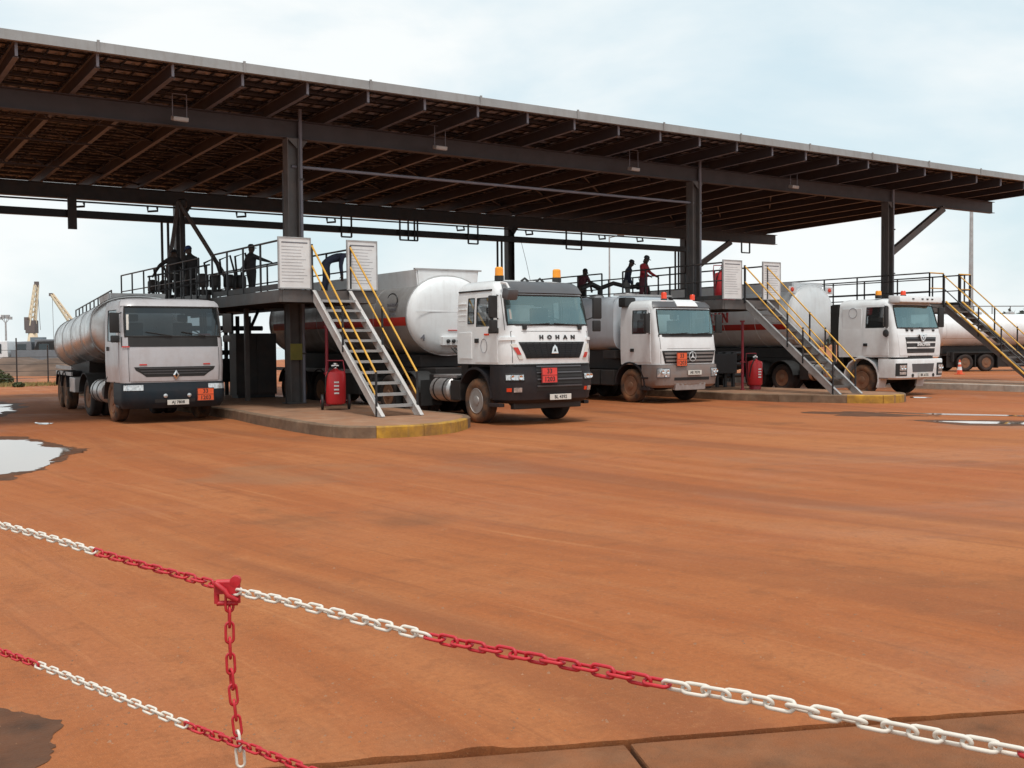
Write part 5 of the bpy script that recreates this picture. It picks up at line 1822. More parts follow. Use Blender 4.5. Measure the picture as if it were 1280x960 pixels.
# ------------------------------------------------------------------ loading arms and pipework
def loading_arm(p, label, mirror_=1):
    t = thing('top_loader', label, 'loading arm', p, 0, 'top loading arms')
    m_ = mirror_
    obj('riser', MB().tube([(0, 0, 0), (0, 0, 4.0)], .10, 12), 'steel_dark', t, smooth=60)
    obj('swivel', MB().lathe([(.16, 3.75), (.18, 3.8), (.18, 4.0), (.1, 4.06), (.001, 4.07)], (0, 0, 0), 'Z', 14), 'steel_dark', t, smooth=40)
    obj('boom', MB().tube([(-m_ * .2, -.2, 3.95), (m_ * .65, -.4, 2.5), (m_ * 1.45, -.6, 1.1)], .08, 10), 'steel_grey', t, smooth=60)
    obj('balance_arm', MB().tube([(-m_ * .2, -.2, 3.9), (-m_ * .42, -.25, 2.6), (-m_ * .72, -.3, 1.15)], .075, 10), 'steel_grey', t, smooth=60)
    c = Vector((m_ * 1.55, -.62, .85))
    obj('valve', MB().lathe([(.05, -.2), (.15, -.18), (.15, -.05), (.09, -.02), (.09, .1), (.16, .12), (.16, .2), (.05, .22)], c, 'X', 14), 'steel_black', t, smooth=40)
    obj('hand_wheel', MB().tube([c + Vector((.16 * math.cos(a), -.14, .16 * math.sin(a) + .1)) for a in [2 * PI * k / 16 for k in range(16)]], .014, 6, closed=True).tube([c + Vector((0, -.14, .1)), c], .015, 6), 'steel_black', t)
    obj('drop_pipe', MB().tube([c + Vector((.1, 0, 0)), c + Vector((.4, .05, -.05)), c + Vector((.5, .1, -.35)), c + Vector((.5, .1, -.75))], .07, 10), 'steel_dark', t, smooth=60)
    obj('lever', MB().tube([c, c + Vector((-.25, -.1, .35)), c + Vector((.12, -.1, .4)), c + Vector((.1, -.05, .1))], .012, 5), 'steel_black', t)
    return t


loading_arm((12.15, 39.7, DECK), 'jointed loading arm reaching down from the far end of the first platform')
la = loading_arm((26.1, 32.6, DECK), 'low jointed loading arm on the second platform, behind the blue-grey tank')
for ch in [o for o in scene.objects if o.parent == la]:
    if ch.name.split('.')[0] in ('riser', 'swivel', 'boom', 'balance_arm'):
        bpy.data.objects.remove(ch)
obj('riser', MB().tube([(0, 0, 0), (0, 0, .8)], .1, 12), 'steel_dark', la, smooth=60)
obj('boom', MB().tube([(0, 0, .75), (.5, -.2, .95), (1.1, -.45, .8), (1.55, -.62, .85)], .085, 10), 'steel_dark', la, smooth=60)
obj('balance_arm', MB().tube([(0, 0, .75), (-.6, -.2, .9), (-1.2, -.3, .7)], .1, 10), 'steel_dark', la, smooth=60)

# folding gangway with cage over the first tank
gw = thing('folding_gangway', 'dark folding gangway cage beside the two men, reaching over the polished tank', 'gangway', (10.0, 30.2, DECK))
for i in range(4):
    obj('tread', MB().box(-.35 - i * .42, -.05 - i * .42, 0, .9, -.06 - i * .10, -.02 - i * .10), 'steel_dark', gw)
for y in (0, .9):
    for i in range(4):
        x = -.1 - i * .45
        obj('rail_post', MB().box(x - .02, x + .02, y - .02, y + .02, -.1 - i * .1, .95 - i * .1), 'steel_black', gw)
    for h in (.95, .5):
        obj('guard_rail', MB().tube([(0, y, h), (-1.5, y, h - .34)], .024, 6), 'steel_black', gw, smooth=60)
obj('hinge_bracket', MB().box(-.08, 0, -.05, .95, -.12, .1), 'steel_dark', gw)

# pipe manifolds on the first platform
for i, (x, y_, lab) in enumerate(((11.5, 33.6, 'dark pipes and meters on the first platform, between the lone worker and the two men'),
                                  (11.0, 37.4, 'dark pipes and hoses at the far end of the first platform, behind the two men'))):
    mf = thing('pipe_manifold', lab, 'pipework', (x, y_, DECK), 0, 'pipework on the first platform')
    for k in range(4):
        obj('meter', MB().lathe([(.001, .5), (.16, .5), (.18, .55), (.18, .85), (.12, .92), (.001, .93)], (-.6 + k * .42, .1 * (k % 2), 0), 'Z', 14), 'steel_dark', mf, smooth=40)
        obj('riser', MB().tube([(-.6 + k * .42, .1 * (k % 2), 0), (-.6 + k * .42, .1 * (k % 2), .52)], .06, 8), 'steel_dark', mf, smooth=60)
    obj('header_pipe', MB().tube([(-.9, .3, .35), (1.2, .3, .35)], .09, 10), 'steel_dark', mf, smooth=60)
    for k in range(3):
        x0 = -.5 + k * .5
        obj('hose', MB().tube([(x0, 0, .9), (x0 - .1, -.15, 1.25 + .12 * k), (x0 + .18, -.3, 1.4 + .1 * k), (x0 + .34, -.3, .9), (x0 + .3, -.25, .3)], .035, 7), 'black_rubber', mf, smooth=60)
    obj('valve_wheel', MB().tube([(.75 + .16 * math.cos(q), -.1, 1.05 + .16 * math.sin(q)) for q in [2 * PI * k / 14 for k in range(14)]], .016, 5, closed=True).tube([(.75, -.1, 1.05), (.75, .25, 1.0), (.75, .3, .4)], .04, 7), 'steel_black', mf)
for i, (x, y_) in enumerate(((11.75, 34.6), (27.3, 27.7))):  # second frame is added to darken the bright gap under its platform
    uf = thing('under_frame', ('dark pipe frame standing under the first platform behind the grey truck', 'dark pipe frame added to darken the gap under the second platform behind the extinguisher')[i], 'pipe frame', (x, y_, ISL_H), 0, 'pipe frames under the platforms')
    ht_ = (2.6, 1.25)[i]
    for k in range(5):
        obj('riser', MB().tube([(-.6 + k * .4, 0, 0), (-.6 + k * .4, 0, ht_)], .07, 8), 'steel_black', uf, smooth=60)
    for z in ((.5, 1.4, 2.2), (.4, .8, 1.2))[i]:
        obj('header_pipe', MB().tube([(-.9, .12, z), (1.5, .12, z)], .08, 8), 'steel_black', uf, smooth=60)
    obj('meter', MB().box(-.5, .9, -.3, -.08, .5, 1.2), 'steel_black', uf, bevel=.02)


# ------------------------------------------------------------------ people
def person(loc, rotz, label, top, legs, lean=0.0, arms=None, kneel=0.0, cap='cap_dark', scale=1.0, band=False, headtilt=0.0, twist=0):
    """one skinned figure; facing -y locally. arms: {'L': (elbow, wrist), 'R': ...} in metres from the shoulder"""
    t = thing('person', label, 'person', loc, rotz, 'workers on the platforms')
    V, E, RAD, REG = [], [], [], []

    def add(p, r, reg, par=None):
        V.append(Vector(p))
        r = r if isinstance(r, tuple) else (r, r)
        q_ = 1.22 if reg in ('top', 'legs') else 1.06
        RAD.append((r[0] * q_, r[1] * q_) if r[0] > .02 else r)
        REG.append(reg)
        if par is not None:
            E.append((par, len(V) - 1))
        return len(V) - 1
    hz = .93 - kneel
    Rm = Matrix.Rotation(lean, 4, 'X')          # positive lean tips the trunk forward (-y)

    def up_(p):
        return Rm @ Vector(p) + Vector((0, 0, hz))
    pel = add((0, 0, hz), (.15, .115), 'legs')
    wst = add(up_((0, 0, .15)), (.14, .105), 'top', pel)
    cst = add(up_((0, .0, .36)), (.165, .12), 'top', wst)
    shd = add(up_((0, .01, .50)), (.125, .085), 'top', cst)
    nk = add(up_((0, -.005, .58)), (.056, .056), 'skin', shd)
    Hm = Matrix.Rotation(headtilt, 4, 'X')

    def hd(p):
        return up_((0, -.01, .6)) + (Rm @ Hm) @ Vector(p)
    h1 = add(hd((0, -.015, .06)), (.072, .085), 'skin', nk)
    h2 = add(hd((0, -.01, .13)), (.08, .1), 'skin', h1)
    h3 = add(hd((0, .01, .20)), (.06, .075), 'skin', h2)
    add(hd((0, -.115, .10)), .014, 'skin', h2)
    for s_ in (-1, 1):
        add(hd((s_ * .085, .01, .11)), .014, 'skin', h2)
    arms = arms or {}
    for key, s_ in (('L', -1), ('R', 1)):
        el, wr = arms.get(key, ((s_ * .06, .02, -.29), (s_ * .05, -.06, -.54)))
        a0 = up_((s_ * .185, .01, .48))
        i0 = add(a0, .066, 'top', shd)
        i1 = add(a0 + Vector(el), .05, 'top', i0)
        w_ = a0 + Vector(wr)
        i2 = add(w_, .034, 'top', i1)
        d = (Vector(wr) - Vector(el)).normalized()
        side = d.cross(Vector((0, 0, 1)))
        if side.length < .1:
            side = Vector((0, 1, 0))
        side.normalize()
        up3 = side.cross(d)
        pm_ = add(w_ + d * .075, (.042, .028), 'skin', i2)
        for k in range(4):
            f0 = add(w_ + d * (.125 + .006 * (1.5 - abs(k - 1.5))) + side * (.022 * (k - 1.5)), .0105, 'skin', pm_)
            add(V[f0] + d * (.034 + .006 * (1.5 - abs(k - 1.5))) - up3 * .015, .009, 'skin', f0)
        th = add(w_ + d * .07 + side * .052 - up3 * .01, .012, 'skin', pm_)
        add(V[th] + d * .03 + side * .008, .010, 'skin', th)
    for s_ in (-1, 1):
        hp = add((s_ * .105, .0, hz - .06), (.098, .098), 'legs', pel)
        fw_ = kneel * .55
        kn = add((s_ * .115, -.02 - fw_ - (.05 if s_ > 0 else -.03), .49 - kneel * .25), .068, 'legs', hp)
        an = add((s_ * .12, .04 + (.0 if s_ > 0 else .05), .10), .046, 'legs', kn)
        add((s_ * .13, -.02 + (.0 if s_ > 0 else .05), .045), (.048, .042), 'boot', an)
        add((s_ * .14, -.15 + (.0 if s_ > 0 else .05), .04), (.045, .034), 'boot', len(V) - 1)
    bm = bmesh.new()
    sk = bm.verts.layers.skin.verify()
    bv = [bm.verts.new(v) for v in V]
    for a, b in E:
        bm.edges.new((bv[a], bv[b]))
    for i, v in enumerate(bv):
        v[sk].radius = RAD[i]
        v[sk].use_root = (i == 0)
    me = bpy.data.meshes.new('figure')
    bm.to_mesh(me)
    bm.free()
    tmp = bpy.data.objects.new('figure', me)
    COL.objects.link(tmp)
    md = tmp.modifiers.new('Skin', 'SKIN')
    md.use_smooth_shade = True
    sb = tmp.modifiers.new('Sub', 'SUBSURF')
    sb.levels = sb.render_levels = 1
    dg = bpy.context.evaluated_depsgraph_get()
    res = bpy.data.meshes.new_from_object(tmp.evaluated_get(dg))
    bpy.data.objects.remove(tmp)
    res.materials.clear()
    for mname in (top, legs, 'skin', 'boot'):
        res.materials.append(M[mname])
    idx = {'top': 0, 'legs': 1, 'skin': 2, 'boot': 3}
    segs = [(V[a], V[b], REG[b] if REG[b] != REG[a] and REG[b] in ('skin', 'boot') else REG[a] if REG[a] == REG[b] else REG[b]) for a, b in E]
    for p in res.polygons:
        c = p.center
        best, bi = 9, 0
        for (a, b, rg) in segs:
            ab = b - a
            tt = max(0, min(1, (c - a).dot(ab) / max(1e-9, ab.length_squared)))
            dd = (c - a - ab * tt).length
            if dd < best:
                best, bi = dd, idx[rg]
        p.material_index = bi
        p.use_smooth = True
    res.transform(Matrix.Scale(scale, 4))
    res.name = 'body'
    link('body', res, t)
    if cap:
        cm = MB()
        prof = [(.105, 0), (.107, .03), (.095, .08), (.06, .115), (.001, .125)]
        cm.lathe(prof, (0, 0, 0), 'Z', 16)
        cm.add([(-.085, -.075, .004), (.085, -.075, .004), (.06, -.17, -.01), (-.06, -.17, -.01), (-.085, -.075, .016), (.085, -.075, .016), (.06, -.17, .0), (-.06, -.17, .0)],
               [(0, 1, 2, 3), (7, 6, 5, 4), (0, 4, 5, 1), (1, 5, 6, 2), (2, 6, 7, 3), (3, 7, 4, 0)])
        cm.xf(Matrix.Translation(hd((0, 0, .15)) * scale) @ Rm @ Hm @ Matrix.Scale(scale, 4))
        obj('cap', cm, cap, t, smooth=40)
    if band:
        b_ = MB()
        pts = [up_((.165 * math.cos(q), .125 * math.sin(q), .02)) * scale for q in [2 * PI * k / 18 for k in range(18)]]
        b_.tube(pts, .02, 5, closed=True)
        obj('reflective_band', b_, 'band_silver', t, smooth=60)
    return t


person((10.25, 34.6, DECK), R(150), 'worker in dark overalls leaning out to the left, arm stretched toward the tank', 'cloth_dark', 'cloth_dark', lean=.25,
       arms={'R': ((.28, -.1, -.16), (.46, -.2, -.40)), 'L': ((-.1, -.1, -.26), (.0, -.3, -.36))}, band=True, headtilt=.3)
person((10.75, 34.3, DECK), R(200), 'worker wearing a blue cap, close beside the leaning man at the column', 'cloth_dark', 'cloth_dark', lean=.1, cap='cap_blue', headtilt=.2, scale=1.04)
person((12.0, 32.3, DECK), R(100), 'worker in dark clothes standing alone at the rail, one arm held out to the right', 'cloth_dark', 'cloth_dark',
       arms={'L': ((-.12, -.22, -.1), (-.05, -.48, -.14)), 'R': ((.08, .05, -.28), (.1, -.1, -.5))})
person((12.3, 27.4, DECK), R(70), 'worker in navy overalls bending forward between the two tall notice boards', 'cloth_navy', 'cloth_navy', lean=1.25, cap=None,
       arms={'L': ((.0, .05, -.28), (.0, .02, -.52)), 'R': ((.0, .02, -.28), (.0, .0, -.52))}, headtilt=.3)
person((26.0, 33.7, DECK), R(110), 'worker in a maroon shirt leaning on his arm behind the amber beacon', 'cloth_maroon', 'cloth_dark', lean=.45, kneel=.12,
       arms={'R': ((.1, -.12, -.25), (.12, -.2, -.52)), 'L': ((-.05, -.15, -.24), (.0, -.3, -.46))})
person((25.95, 29.9, DECK), R(25), 'worker in a red jacket standing above the star-badged truck, facing the camera side', 'cloth_red', 'cloth_maroon', lean=.12,
       arms={'R': ((.16, -.06, -.22), (.30, -.22, -.34)), 'L': ((-.14, -.05, -.24), (-.02, -.24, -.36))}, scale=1.02, headtilt=.25)
person((25.75, 30.6, DECK), R(60), 'worker in grey trousers half hidden behind the man in the red jacket', 'cloth_navy', 'cloth_grey', lean=.2, kneel=.06, headtilt=.2)

# ------------------------------------------------------------------ ground, slab, water
LD = Vector((.917, -.399, 0)).normalized()      # along the slab edge
LN = Vector((.399, .917, 0)).normalized()       # away from the camera
T0 = 4.715


def gz(x, y):
    q = (y - .75 * x)
    t = min(1, max(0, (q - 100) / 40))
    return -9.0 * t * t * (3 - 2 * t)


def ground_material():
    m = bpy.data.materials.new('laterite')
    m.use_nodes = True
    n, l = m.node_tree.nodes, m.node_tree.links
    b = n['Principled BSDF']
    t = n.new('ShaderNodeTexCoord')

    def noise(scale, detail, rough, vec, dist=0.0):
        q = n.new('ShaderNodeTexNoise')
        q.inputs['Scale'].default_value = scale
        q.inputs['Detail'].default_value = detail
        q.inputs['Roughness'].default_value = rough
        q.inputs['Distortion'].default_value = dist
        l.new(vec, q.inputs['Vector'])
        return q.outputs['Fac']

    def ramp(v, a, b_, c0, c1):
        q = n.new('ShaderNodeMapRange')
        q.interpolation_type = 'SMOOTHSTEP'
        q.inputs['From Min'].default_value = a
        q.inputs['From Max'].default_value = b_
        q.inputs['To Min'].default_value = c0
        q.inputs['To Max'].default_value = c1
        l.new(v, q.inputs['Value'])
        return q.outputs[0]

    def mixc(f, a, b_, mode='MIX'):
        q = n.new('ShaderNodeMix')
        q.data_type = 'RGBA'
        q.blend_type = mode
        if isinstance(f, float):
            q.inputs[0].default_value = f
        else:
            l.new(f, q.inputs[0])
        for k, v in ((6, a), (7, b_)):
            if isinstance(v, tuple):
                q.inputs[k].default_value = (*v, 1)
            else:
                l.new(v, q.inputs[k])
        return q.outputs[2]
    obj_ = t.outputs['Object']
    # bend the vehicle tracks a little
    wrp = n.new('ShaderNodeTexNoise')
    wrp.inputs['Scale'].default_value = .045
    wrp.inputs['Detail'].default_value = 1
    l.new(obj_, wrp.inputs['Vector'])
    sub = n.new('ShaderNodeVectorMath')
    sub.operation = 'SUBTRACT'
    l.new(wrp.outputs['Color'], sub.inputs[0])
    sub.inputs[1].default_value = (.5, .5, .5)
    scl = n.new('ShaderNodeVectorMath')
    scl.operation = 'MULTIPLY'
    l.new(sub.outputs[0], scl.inputs[0])
    scl.inputs[1].default_value = (9, 3, 0)
    addv = n.new('ShaderNodeVectorMath')
    l.new(obj_, addv.inputs[0])
    l.new(scl.outputs[0], addv.inputs[1])
    mp_ = n.new('ShaderNodeMapping')
    mp_.inputs['Rotation'].default_value = (0, 0, R(-14))
    mp_.inputs['Scale'].default_value = (1.5, .07, 1)
    l.new(addv.outputs[0], mp_.inputs['Vector'])
    track = noise(1.0, 8, .66, mp_.outputs[0])
    mp2 = n.new('ShaderNodeMapping')
    mp2.inputs['Rotation'].default_value = (0, 0, R(6))
    mp2.inputs['Scale'].default_value = (5.5, .16, 1)
    l.new(addv.outputs[0], mp2.inputs['Vector'])
    track2 = noise(1.0, 8, .68, mp2.outputs[0])
    big = noise(.13, 5, .6, obj_, .6)
    mid = noise(.7, 6, .62, obj_, .3)
    fine = noise(26, 5, .7, obj_)
    grit = noise(120, 4, .75, obj_)
    c = mixc(ramp(big, .38, .62, 0, 1), (0.339, 0.099, 0.029), (0.372, 0.126, 0.041))
    red = noise(.085, 3, .5, obj_, .5)
    c = mixc(ramp(red, .50, .68, 0, .55), c, (0.355, 0.091, 0.031))
    c = mixc(ramp(track, .46, .68, 0, .5), c, (0.435, 0.169, 0.063))
    c = mixc(ramp(track, .48, .30, 0, .5), c, (0.254, 0.077, 0.025))
    c = mixc(ramp(track2, .54, .68, 0, .6), c, (0.231, 0.074, 0.026))
    c = mixc(ramp(track2, .43, .30, 0, .5), c, (0.464, 0.198, 0.080))
    m4 = noise(3.2, 7, .7, obj_, .4)
    mp3 = n.new('ShaderNodeMapping')
    mp3.inputs['Rotation'].default_value = (0, 0, R(-4))
    mp3.inputs['Scale'].default_value = (.62, .045, 1)
    l.new(addv.outputs[0], mp3.inputs['Vector'])
    broad = noise(1.0, 3, .5, mp3.outputs[0], .4)
    c = mixc(ramp(broad, .54, .66, 0, .55), c, (0.209, 0.068, 0.028))
    c = mixc(ramp(broad, .44, .32, 0, .40), c, (0.419, 0.155, 0.066))
    c = mixc(ramp(m4, .50, .70, 0, .55), c, (0.231, 0.079, 0.029))
    c = mixc(ramp(m4, .44, .28, 0, .36), c, (0.440, 0.180, 0.072))
    c = mixc(ramp(mid, .55, .75, 0, .4), c, (0.294, 0.129, 0.059))
    # greyer worn and damp patches
    g2 = noise(.22, 5, .6, obj_, .8)
    c = mixc(ramp(g2, .58, .70, 0, .45), c, (0.266, 0.138, 0.070))
    g3 = noise(.31, 6, .62, obj_, .3)
    c = mixc(ramp(g3, .57, .70, 0, .62), c, (0.170, 0.066, 0.027))
    c = mixc(ramp(fine, .42, .70, .0, .42), c, (0.214, 0.079, 0.030))
    c = mixc(ramp(fine, .44, .28, .0, .30), c, (0.464, 0.215, 0.091))
    c = mixc(ramp(grit, .57, .70, 0, .70), c, (0.542, 0.305, 0.148))
    c = mixc(ramp(grit, .42, .28, 0, .65), c, (0.130, 0.047, 0.018))
    l.new(c, b.inputs['Base Color'])
    # damp sheen
    l.new(ramp(g2, .42, .66, .92, .60), b.inputs['Roughness'])
    b.inputs['Specular IOR Level'].default_value = .25
    bp = n.new('ShaderNodeBump')
    bp.inputs['Strength'].default_value = .5
    bp.inputs['Distance'].default_value = .012
    ad = n.new('ShaderNodeMath')
    l.new(grit, ad.inputs[0])
    l.new(ramp(track2, .3, .7, 0, 1.6), ad.inputs[1])
    l.new(ad.outputs[0], bp.inputs['Height'])
    l.new(bp.outputs[0], b.inputs['Normal'])
    M['laterite'] = m


ground_material()
# ground sheet in (s, t) coordinates along and away from the slab edge
ss = [-4000, -1500, -600, -250, -120, -70, -40, -25]
s_ = -15.0
while s_ < 40:
    ss.append(s_)
    s_ += .06 if -2 < s_ < 6 else .25 if s_ < 14 else 2.0
ss += [45, 60, 90, 140, 220, 350, 600, 1200, 4000]
tt = [0, .03, .1, .3, .8, 1.6, 3, 5, 8, 12, 18, 26, 36, 48, 60, 72, 84, 94, 102, 110, 118, 126, 134, 142, 152, 165, 185, 220, 280, 400, 700, 1500, 3500, 9000]
SH = ground_at(603, 938).dot(LD)
gv, gf = [], []
for j, tv in enumerate(tt):
    for i, sv in enumerate(ss):
        e_ = 0
        if j < 3:
            e_ = (mnoise.noise(Vector((sv * 1.3, 0, 3))) * .035 + mnoise.noise(Vector((sv * 6, 0, 9))) * .014)
            e_ += .05 * math.exp(-((sv - SH) / .10) ** 4) * (1 - j / 3)
        p = LD * sv + LN * (T0 + tv + e_)
        gv.append((p.x, p.y, gz(p.x, p.y)))
q = len(ss)
for j in range(len(tt) - 1):
    for i in range(q - 1):
        gf.append((j * q + i, j * q + i + 1, (j + 1) * q + i + 1, (j + 1) * q + i))
# eroded lip facing the slab
n0 = len(gv)
for i, sv in enumerate(ss):
    x, y, z = gv[i]
    gv.append((x + LN.x * .012, y + LN.y * .012, -.08))
for i in range(q - 1):
    gf.append((n0 + i, n0 + i + 1, i + 1, i))
gr = MB()
gr.add(gv, gf)
structure(obj('ground', gr, 'laterite', smooth=30, fix=False))

# concrete slab panels between the camera and the ground
def slab(s0, s1, t0, t1, z):
    vs = []
    for (a, b) in ((s0, t0), (s1, t0), (s1, t1), (s0, t1)):
        p = LD * a + LN * b
        vs.append((p.x, p.y))
    return structure(obj('concrete_slab', MB().prism(vs, z - .2, z, 'Z'), 'slab_concrete', bevel=.012))


mat('slab_concrete', (.215, .095, .046), .9, var=.4, vscale=2.6, bump=.8, bscale=110, dust=.9, dust_col=(.31, .105, .038), spec=.2)
CR = ground_at(790, 934)
sj = CR.dot(LD)
slab(-40, sj - .012, -30, T0 - .022, -.014)
slab(sj + .012, 40, -30, T0 - .026, -.010)


pb_ = MB()
r_ = random.Random(31)
for _ in range(1500):
    d_ = 4.9 + 14 * r_.random() ** 2
    u_ = r_.uniform(-40, 1320)
    g_ = ray(u_, 600)
    p = Vector((g_.x, g_.y, 0)) * d_
    if p.dot(LN) < T0 + .12:
        continue
    s_ = r_.uniform(.003, .010) * (1.6 if r_.random() < .08 else 1)
    a_ = r_.uniform(0, 3)
    c_, n_ = math.cos(a_), math.sin(a_)
    q4 = [(p.x + s_ * c_, p.y + s_ * n_), (p.x - s_ * n_ * .8, p.y + s_ * c_ * .8), (p.x - s_ * c_ * 1.1, p.y - s_ * n_ * 1.1), (p.x + s_ * n_ * .7, p.y - s_ * c_ * .7)]
    pb_.add([(x, y, 0) for x, y in q4] + [(p.x + s_ * .2, p.y, s_ * .7)], [(0, 1, 4), (1, 2, 4), (2, 3, 4), (3, 0, 4)])
mat('pebble', (.26, .13, .07), .9, var=.5, vscale=2)
pb_o = obj('gravel', pb_, 'pebble', fix=False)
pb_o['kind'] = 'stuff'


def water_mat():
    m = bpy.data.materials.new('water')
    m.use_nodes = True
    n, l = m.node_tree.nodes, m.node_tree.links
    b = n['Principled BSDF']
    b.inputs['Base Color'].default_value = (.16, .12, .09, 1)
    b.inputs['Roughness'].default_value = .03
    b.inputs['Specular IOR Level'].default_value = 1.0
    b.inputs['IOR'].default_value = 1.6
    t = n.new('ShaderNodeTexCoord')
    q = n.new('ShaderNodeTexNoise')
    q.inputs['Scale'].default_value = 2.5
    l.new(t.outputs['Object'], q.inputs['Vector'])
    bp = n.new('ShaderNodeBump')
    bp.inputs['Strength'].default_value = .02
    l.new(q.outputs['Fac'], bp.inputs['Height'])
    l.new(bp.outputs[0], b.inputs['Normal'])
    M['water'] = m
    m2 = m.copy()
    m2.name = 'sea_water'
    m2.node_tree.nodes['Principled BSDF'].inputs['Base Color'].default_value = (.30, .38, .42, 1)
    m2.node_tree.nodes['Principled BSDF'].inputs['Roughness'].default_value = .12
    M['sea_water'] = m2


water_mat()


def puddle(uv, z=.005, wob=.1, seed=1):
    """closed outline given by the shore points"""
    ps = [ground_at(u, v) for u, v in uv]
    out = []
    r_ = random.Random(seed)
    k = len(ps)
    for i in range(k):
        a, b = ps[i], ps[(i + 1) % k]
        for j in range(16):
            p = a.lerp(b, j / 16)
            nn = Vector((mnoise.noise(p * 1.1 + Vector((seed, 0, 0))), mnoise.noise(p * 1.1 + Vector((0, seed, 5))), 0))
            n2 = Vector((mnoise.noise(p * 5 + Vector((seed, 0, 0))), mnoise.noise(p * 5 + Vector((0, seed, 5))), 0))
            n3 = Vector((mnoise.noise(p * 17 + Vector((seed, 0, 0))), mnoise.noise(p * 17 + Vector((0, seed, 5))), 0))
            out.append(p + nn * wob + n2 * wob * .4 + n3 * wob * .22)
    mb = MB()
    mb.add([(p.x, p.y, z) for p in out], [tuple(range(len(out)))])
    o = obj('puddle', mb, 'water')
    return structure(o)


def shore(uv, seed, wob, z=.003):
    o = puddle(uv, z, wob, seed)
    o.name = 'damp_patch'
    o.data.materials.clear()
    o.data.materials.append(M['damp'])
    return o


mat('damp', (.085, .042, .024), .7, var=.4, vscale=3, spec=.2, bump=.25, bscale=60, dust=.6, dust_col=(.19, .066, .026))
shore([(-125, 548), (0, 545.5), (45, 547), (62, 552.5), (82, 556), (89, 563), (84, 573), (70, 580), (60, 588), (42, 593), (0, 600), (-125, 606)], 21, .3, .002)
puddle([(-120, 553), (0, 550), (40, 550), (52, 555), (74, 558), (80, 562), (78, 569), (66, 575), (58, 583), (40, 588), (0, 595), (-120, 600)], .006, .30, 4)
shore([(60, 560), (88, 559), (116, 561), (104, 567), (78, 570), (66, 577), (40, 590), (0, 597.5), (-60, 599), (-60, 590), (20, 580)], 9, .3)
shore([(-60, 504), (0, 502.5), (30, 506), (24, 515), (0, 522), (-60, 525)], 22, .5, .002)
puddle([(-60, 508), (0, 505), (18, 507), (10, 514), (-5, 518), (-60, 520)], .006, .5, 7)
puddle([(45, 528.0), (66, 529.0), (60, 531), (48, 530.6)], .006, .15, 8)
puddle([(1085, 515.2), (1150, 516.3), (1290, 519.8), (1290, 520.9), (1180, 519)], .006, .10, 11)
shore([(1130, 525), (1230, 525.3), (1310, 526.5), (1310, 533), (1200, 531.5)], 23, .2, .002)
puddle([(1165, 526.5), (1230, 527), (1300, 528.5), (1300, 531), (1215, 529.5)], .006, .12, 12)
puddle([(1140, 496.2), (1165, 496.4), (1160, 497.8), (1138, 497.2)], .006, .2, 13)
shore([(1010, 516), (1060, 514), (1120, 517.5), (1180, 520), (1120, 521), (1050, 520)], 14, .5)
shore([(-60, 888), (0, 888), (50, 893), (78, 908), (70, 930), (46, 952), (20, 975), (-60, 980)], 15, .14)

sea = MB().add([(-9000, 150, -8.2), (2500, 260, -8.2), (2500, 15000, -8.2), (-9000, 15000, -8.2)], [(0, 1, 2, 3)])
structure(obj('sea_water', sea, 'sea_water', fix=False))

# ------------------------------------------------------------------ cone
c = ground_at(1199.5, 468)
tc_ = thing('traffic_cone', 'orange and white traffic cone on the ground beyond the right-hand kerb', 'traffic cone', (c.x, c.y, 0))
obj('cone_base', MB().box(-.2, .2, -.2, .2, 0, .04), 'cone_orange', tc_, bevel=.01)
obj('cone_body', MB().lathe([(.16, .04), (.035, .78), (.03, .8), (.001, .8)], n=20), 'cone_orange', tc_, smooth=50)
obj('white_band', MB().lathe([(.131, .24), (.098, .42)], n=20).lathe([(.078, .55), (.06, .66)], n=20), 'board_white', tc_, smooth=50)

# ------------------------------------------------------------------ foreground chains
def link_mesh(name, matname):
    r, hl, hw = .0042, .0195, .0115
    pts = []
    for k in range(7):
        a = -PI / 2 + PI * k / 6
        pts.append((hl + hw * math.cos(a), hw * math.sin(a), 0))
    for k in range(7):
        a = PI / 2 + PI * k / 6
        pts.append((-hl + hw * math.cos(a), hw * math.sin(a), 0))
    return MB().tube(pts, r, 8, closed=True).mesh(name, matname, 60)


LK = {'r': link_mesh('link', 'chain_red'), 'w': link_mesh('link', 'chain_white')}
PITCH = .0465


def chain(name_, label, pts, colour, roll0=None):
    """pts: places along the chain; colour(photo_u, v) -> 'r' or 'w'"""
    acc = [0]
    for a, b in zip(pts, pts[1:]):
        acc.append(acc[-1] + (b - a).length)
    t = thing('barrier_chain', label, 'chain', pts[0], 0, 'plastic barrier chains')
    n = int(acc[-1] / PITCH)
    base = pts[0]

    def at(s_):
        for i in range(len(pts) - 1):
            if s_ <= acc[i + 1] + 1e-9:
                return pts[i].lerp(pts[i + 1], (s_ - acc[i]) / (acc[i + 1] - acc[i]))
        return pts[-1]
    rr = random.Random(3)
    for i in range(n):
        p, q = at(i * PITCH), at((i + 1) * PITCH)
        c_ = (p + q) / 2
        d = (q - p).normalized()
        yv = Vector((0, 0, 1)).cross(d)
        if yv.length < .2:
            yv = Vector((1, 0, 0)) - d * d.x
        yv.normalize()
        zv = d.cross(yv)
        col = colour(c_)
        base_roll = (roll0(c_, col) if roll0 else .7)
        a = base_roll + (PI / 2 if i % 2 else 0) + rr.uniform(-.25, .25)
        y2 = yv * math.cos(a) + zv * math.sin(a)
        z2 = d.cross(y2)
        o = link('link', LK[col], t)
        o.matrix_local = Matrix.Translation(c_ - base) @ Matrix((d, y2, z2)).transposed().to_4x4()
    return t


def pix(p):
    v = p - Vector((0, 0, CAM_H))
    dd = v.dot(fw)
    return 640 + FPX * v.dot(rt) / dd, 480 - FPX * v.dot(up) / dd


def inv(u):
    return 1 / (.238 + .00025 * u)


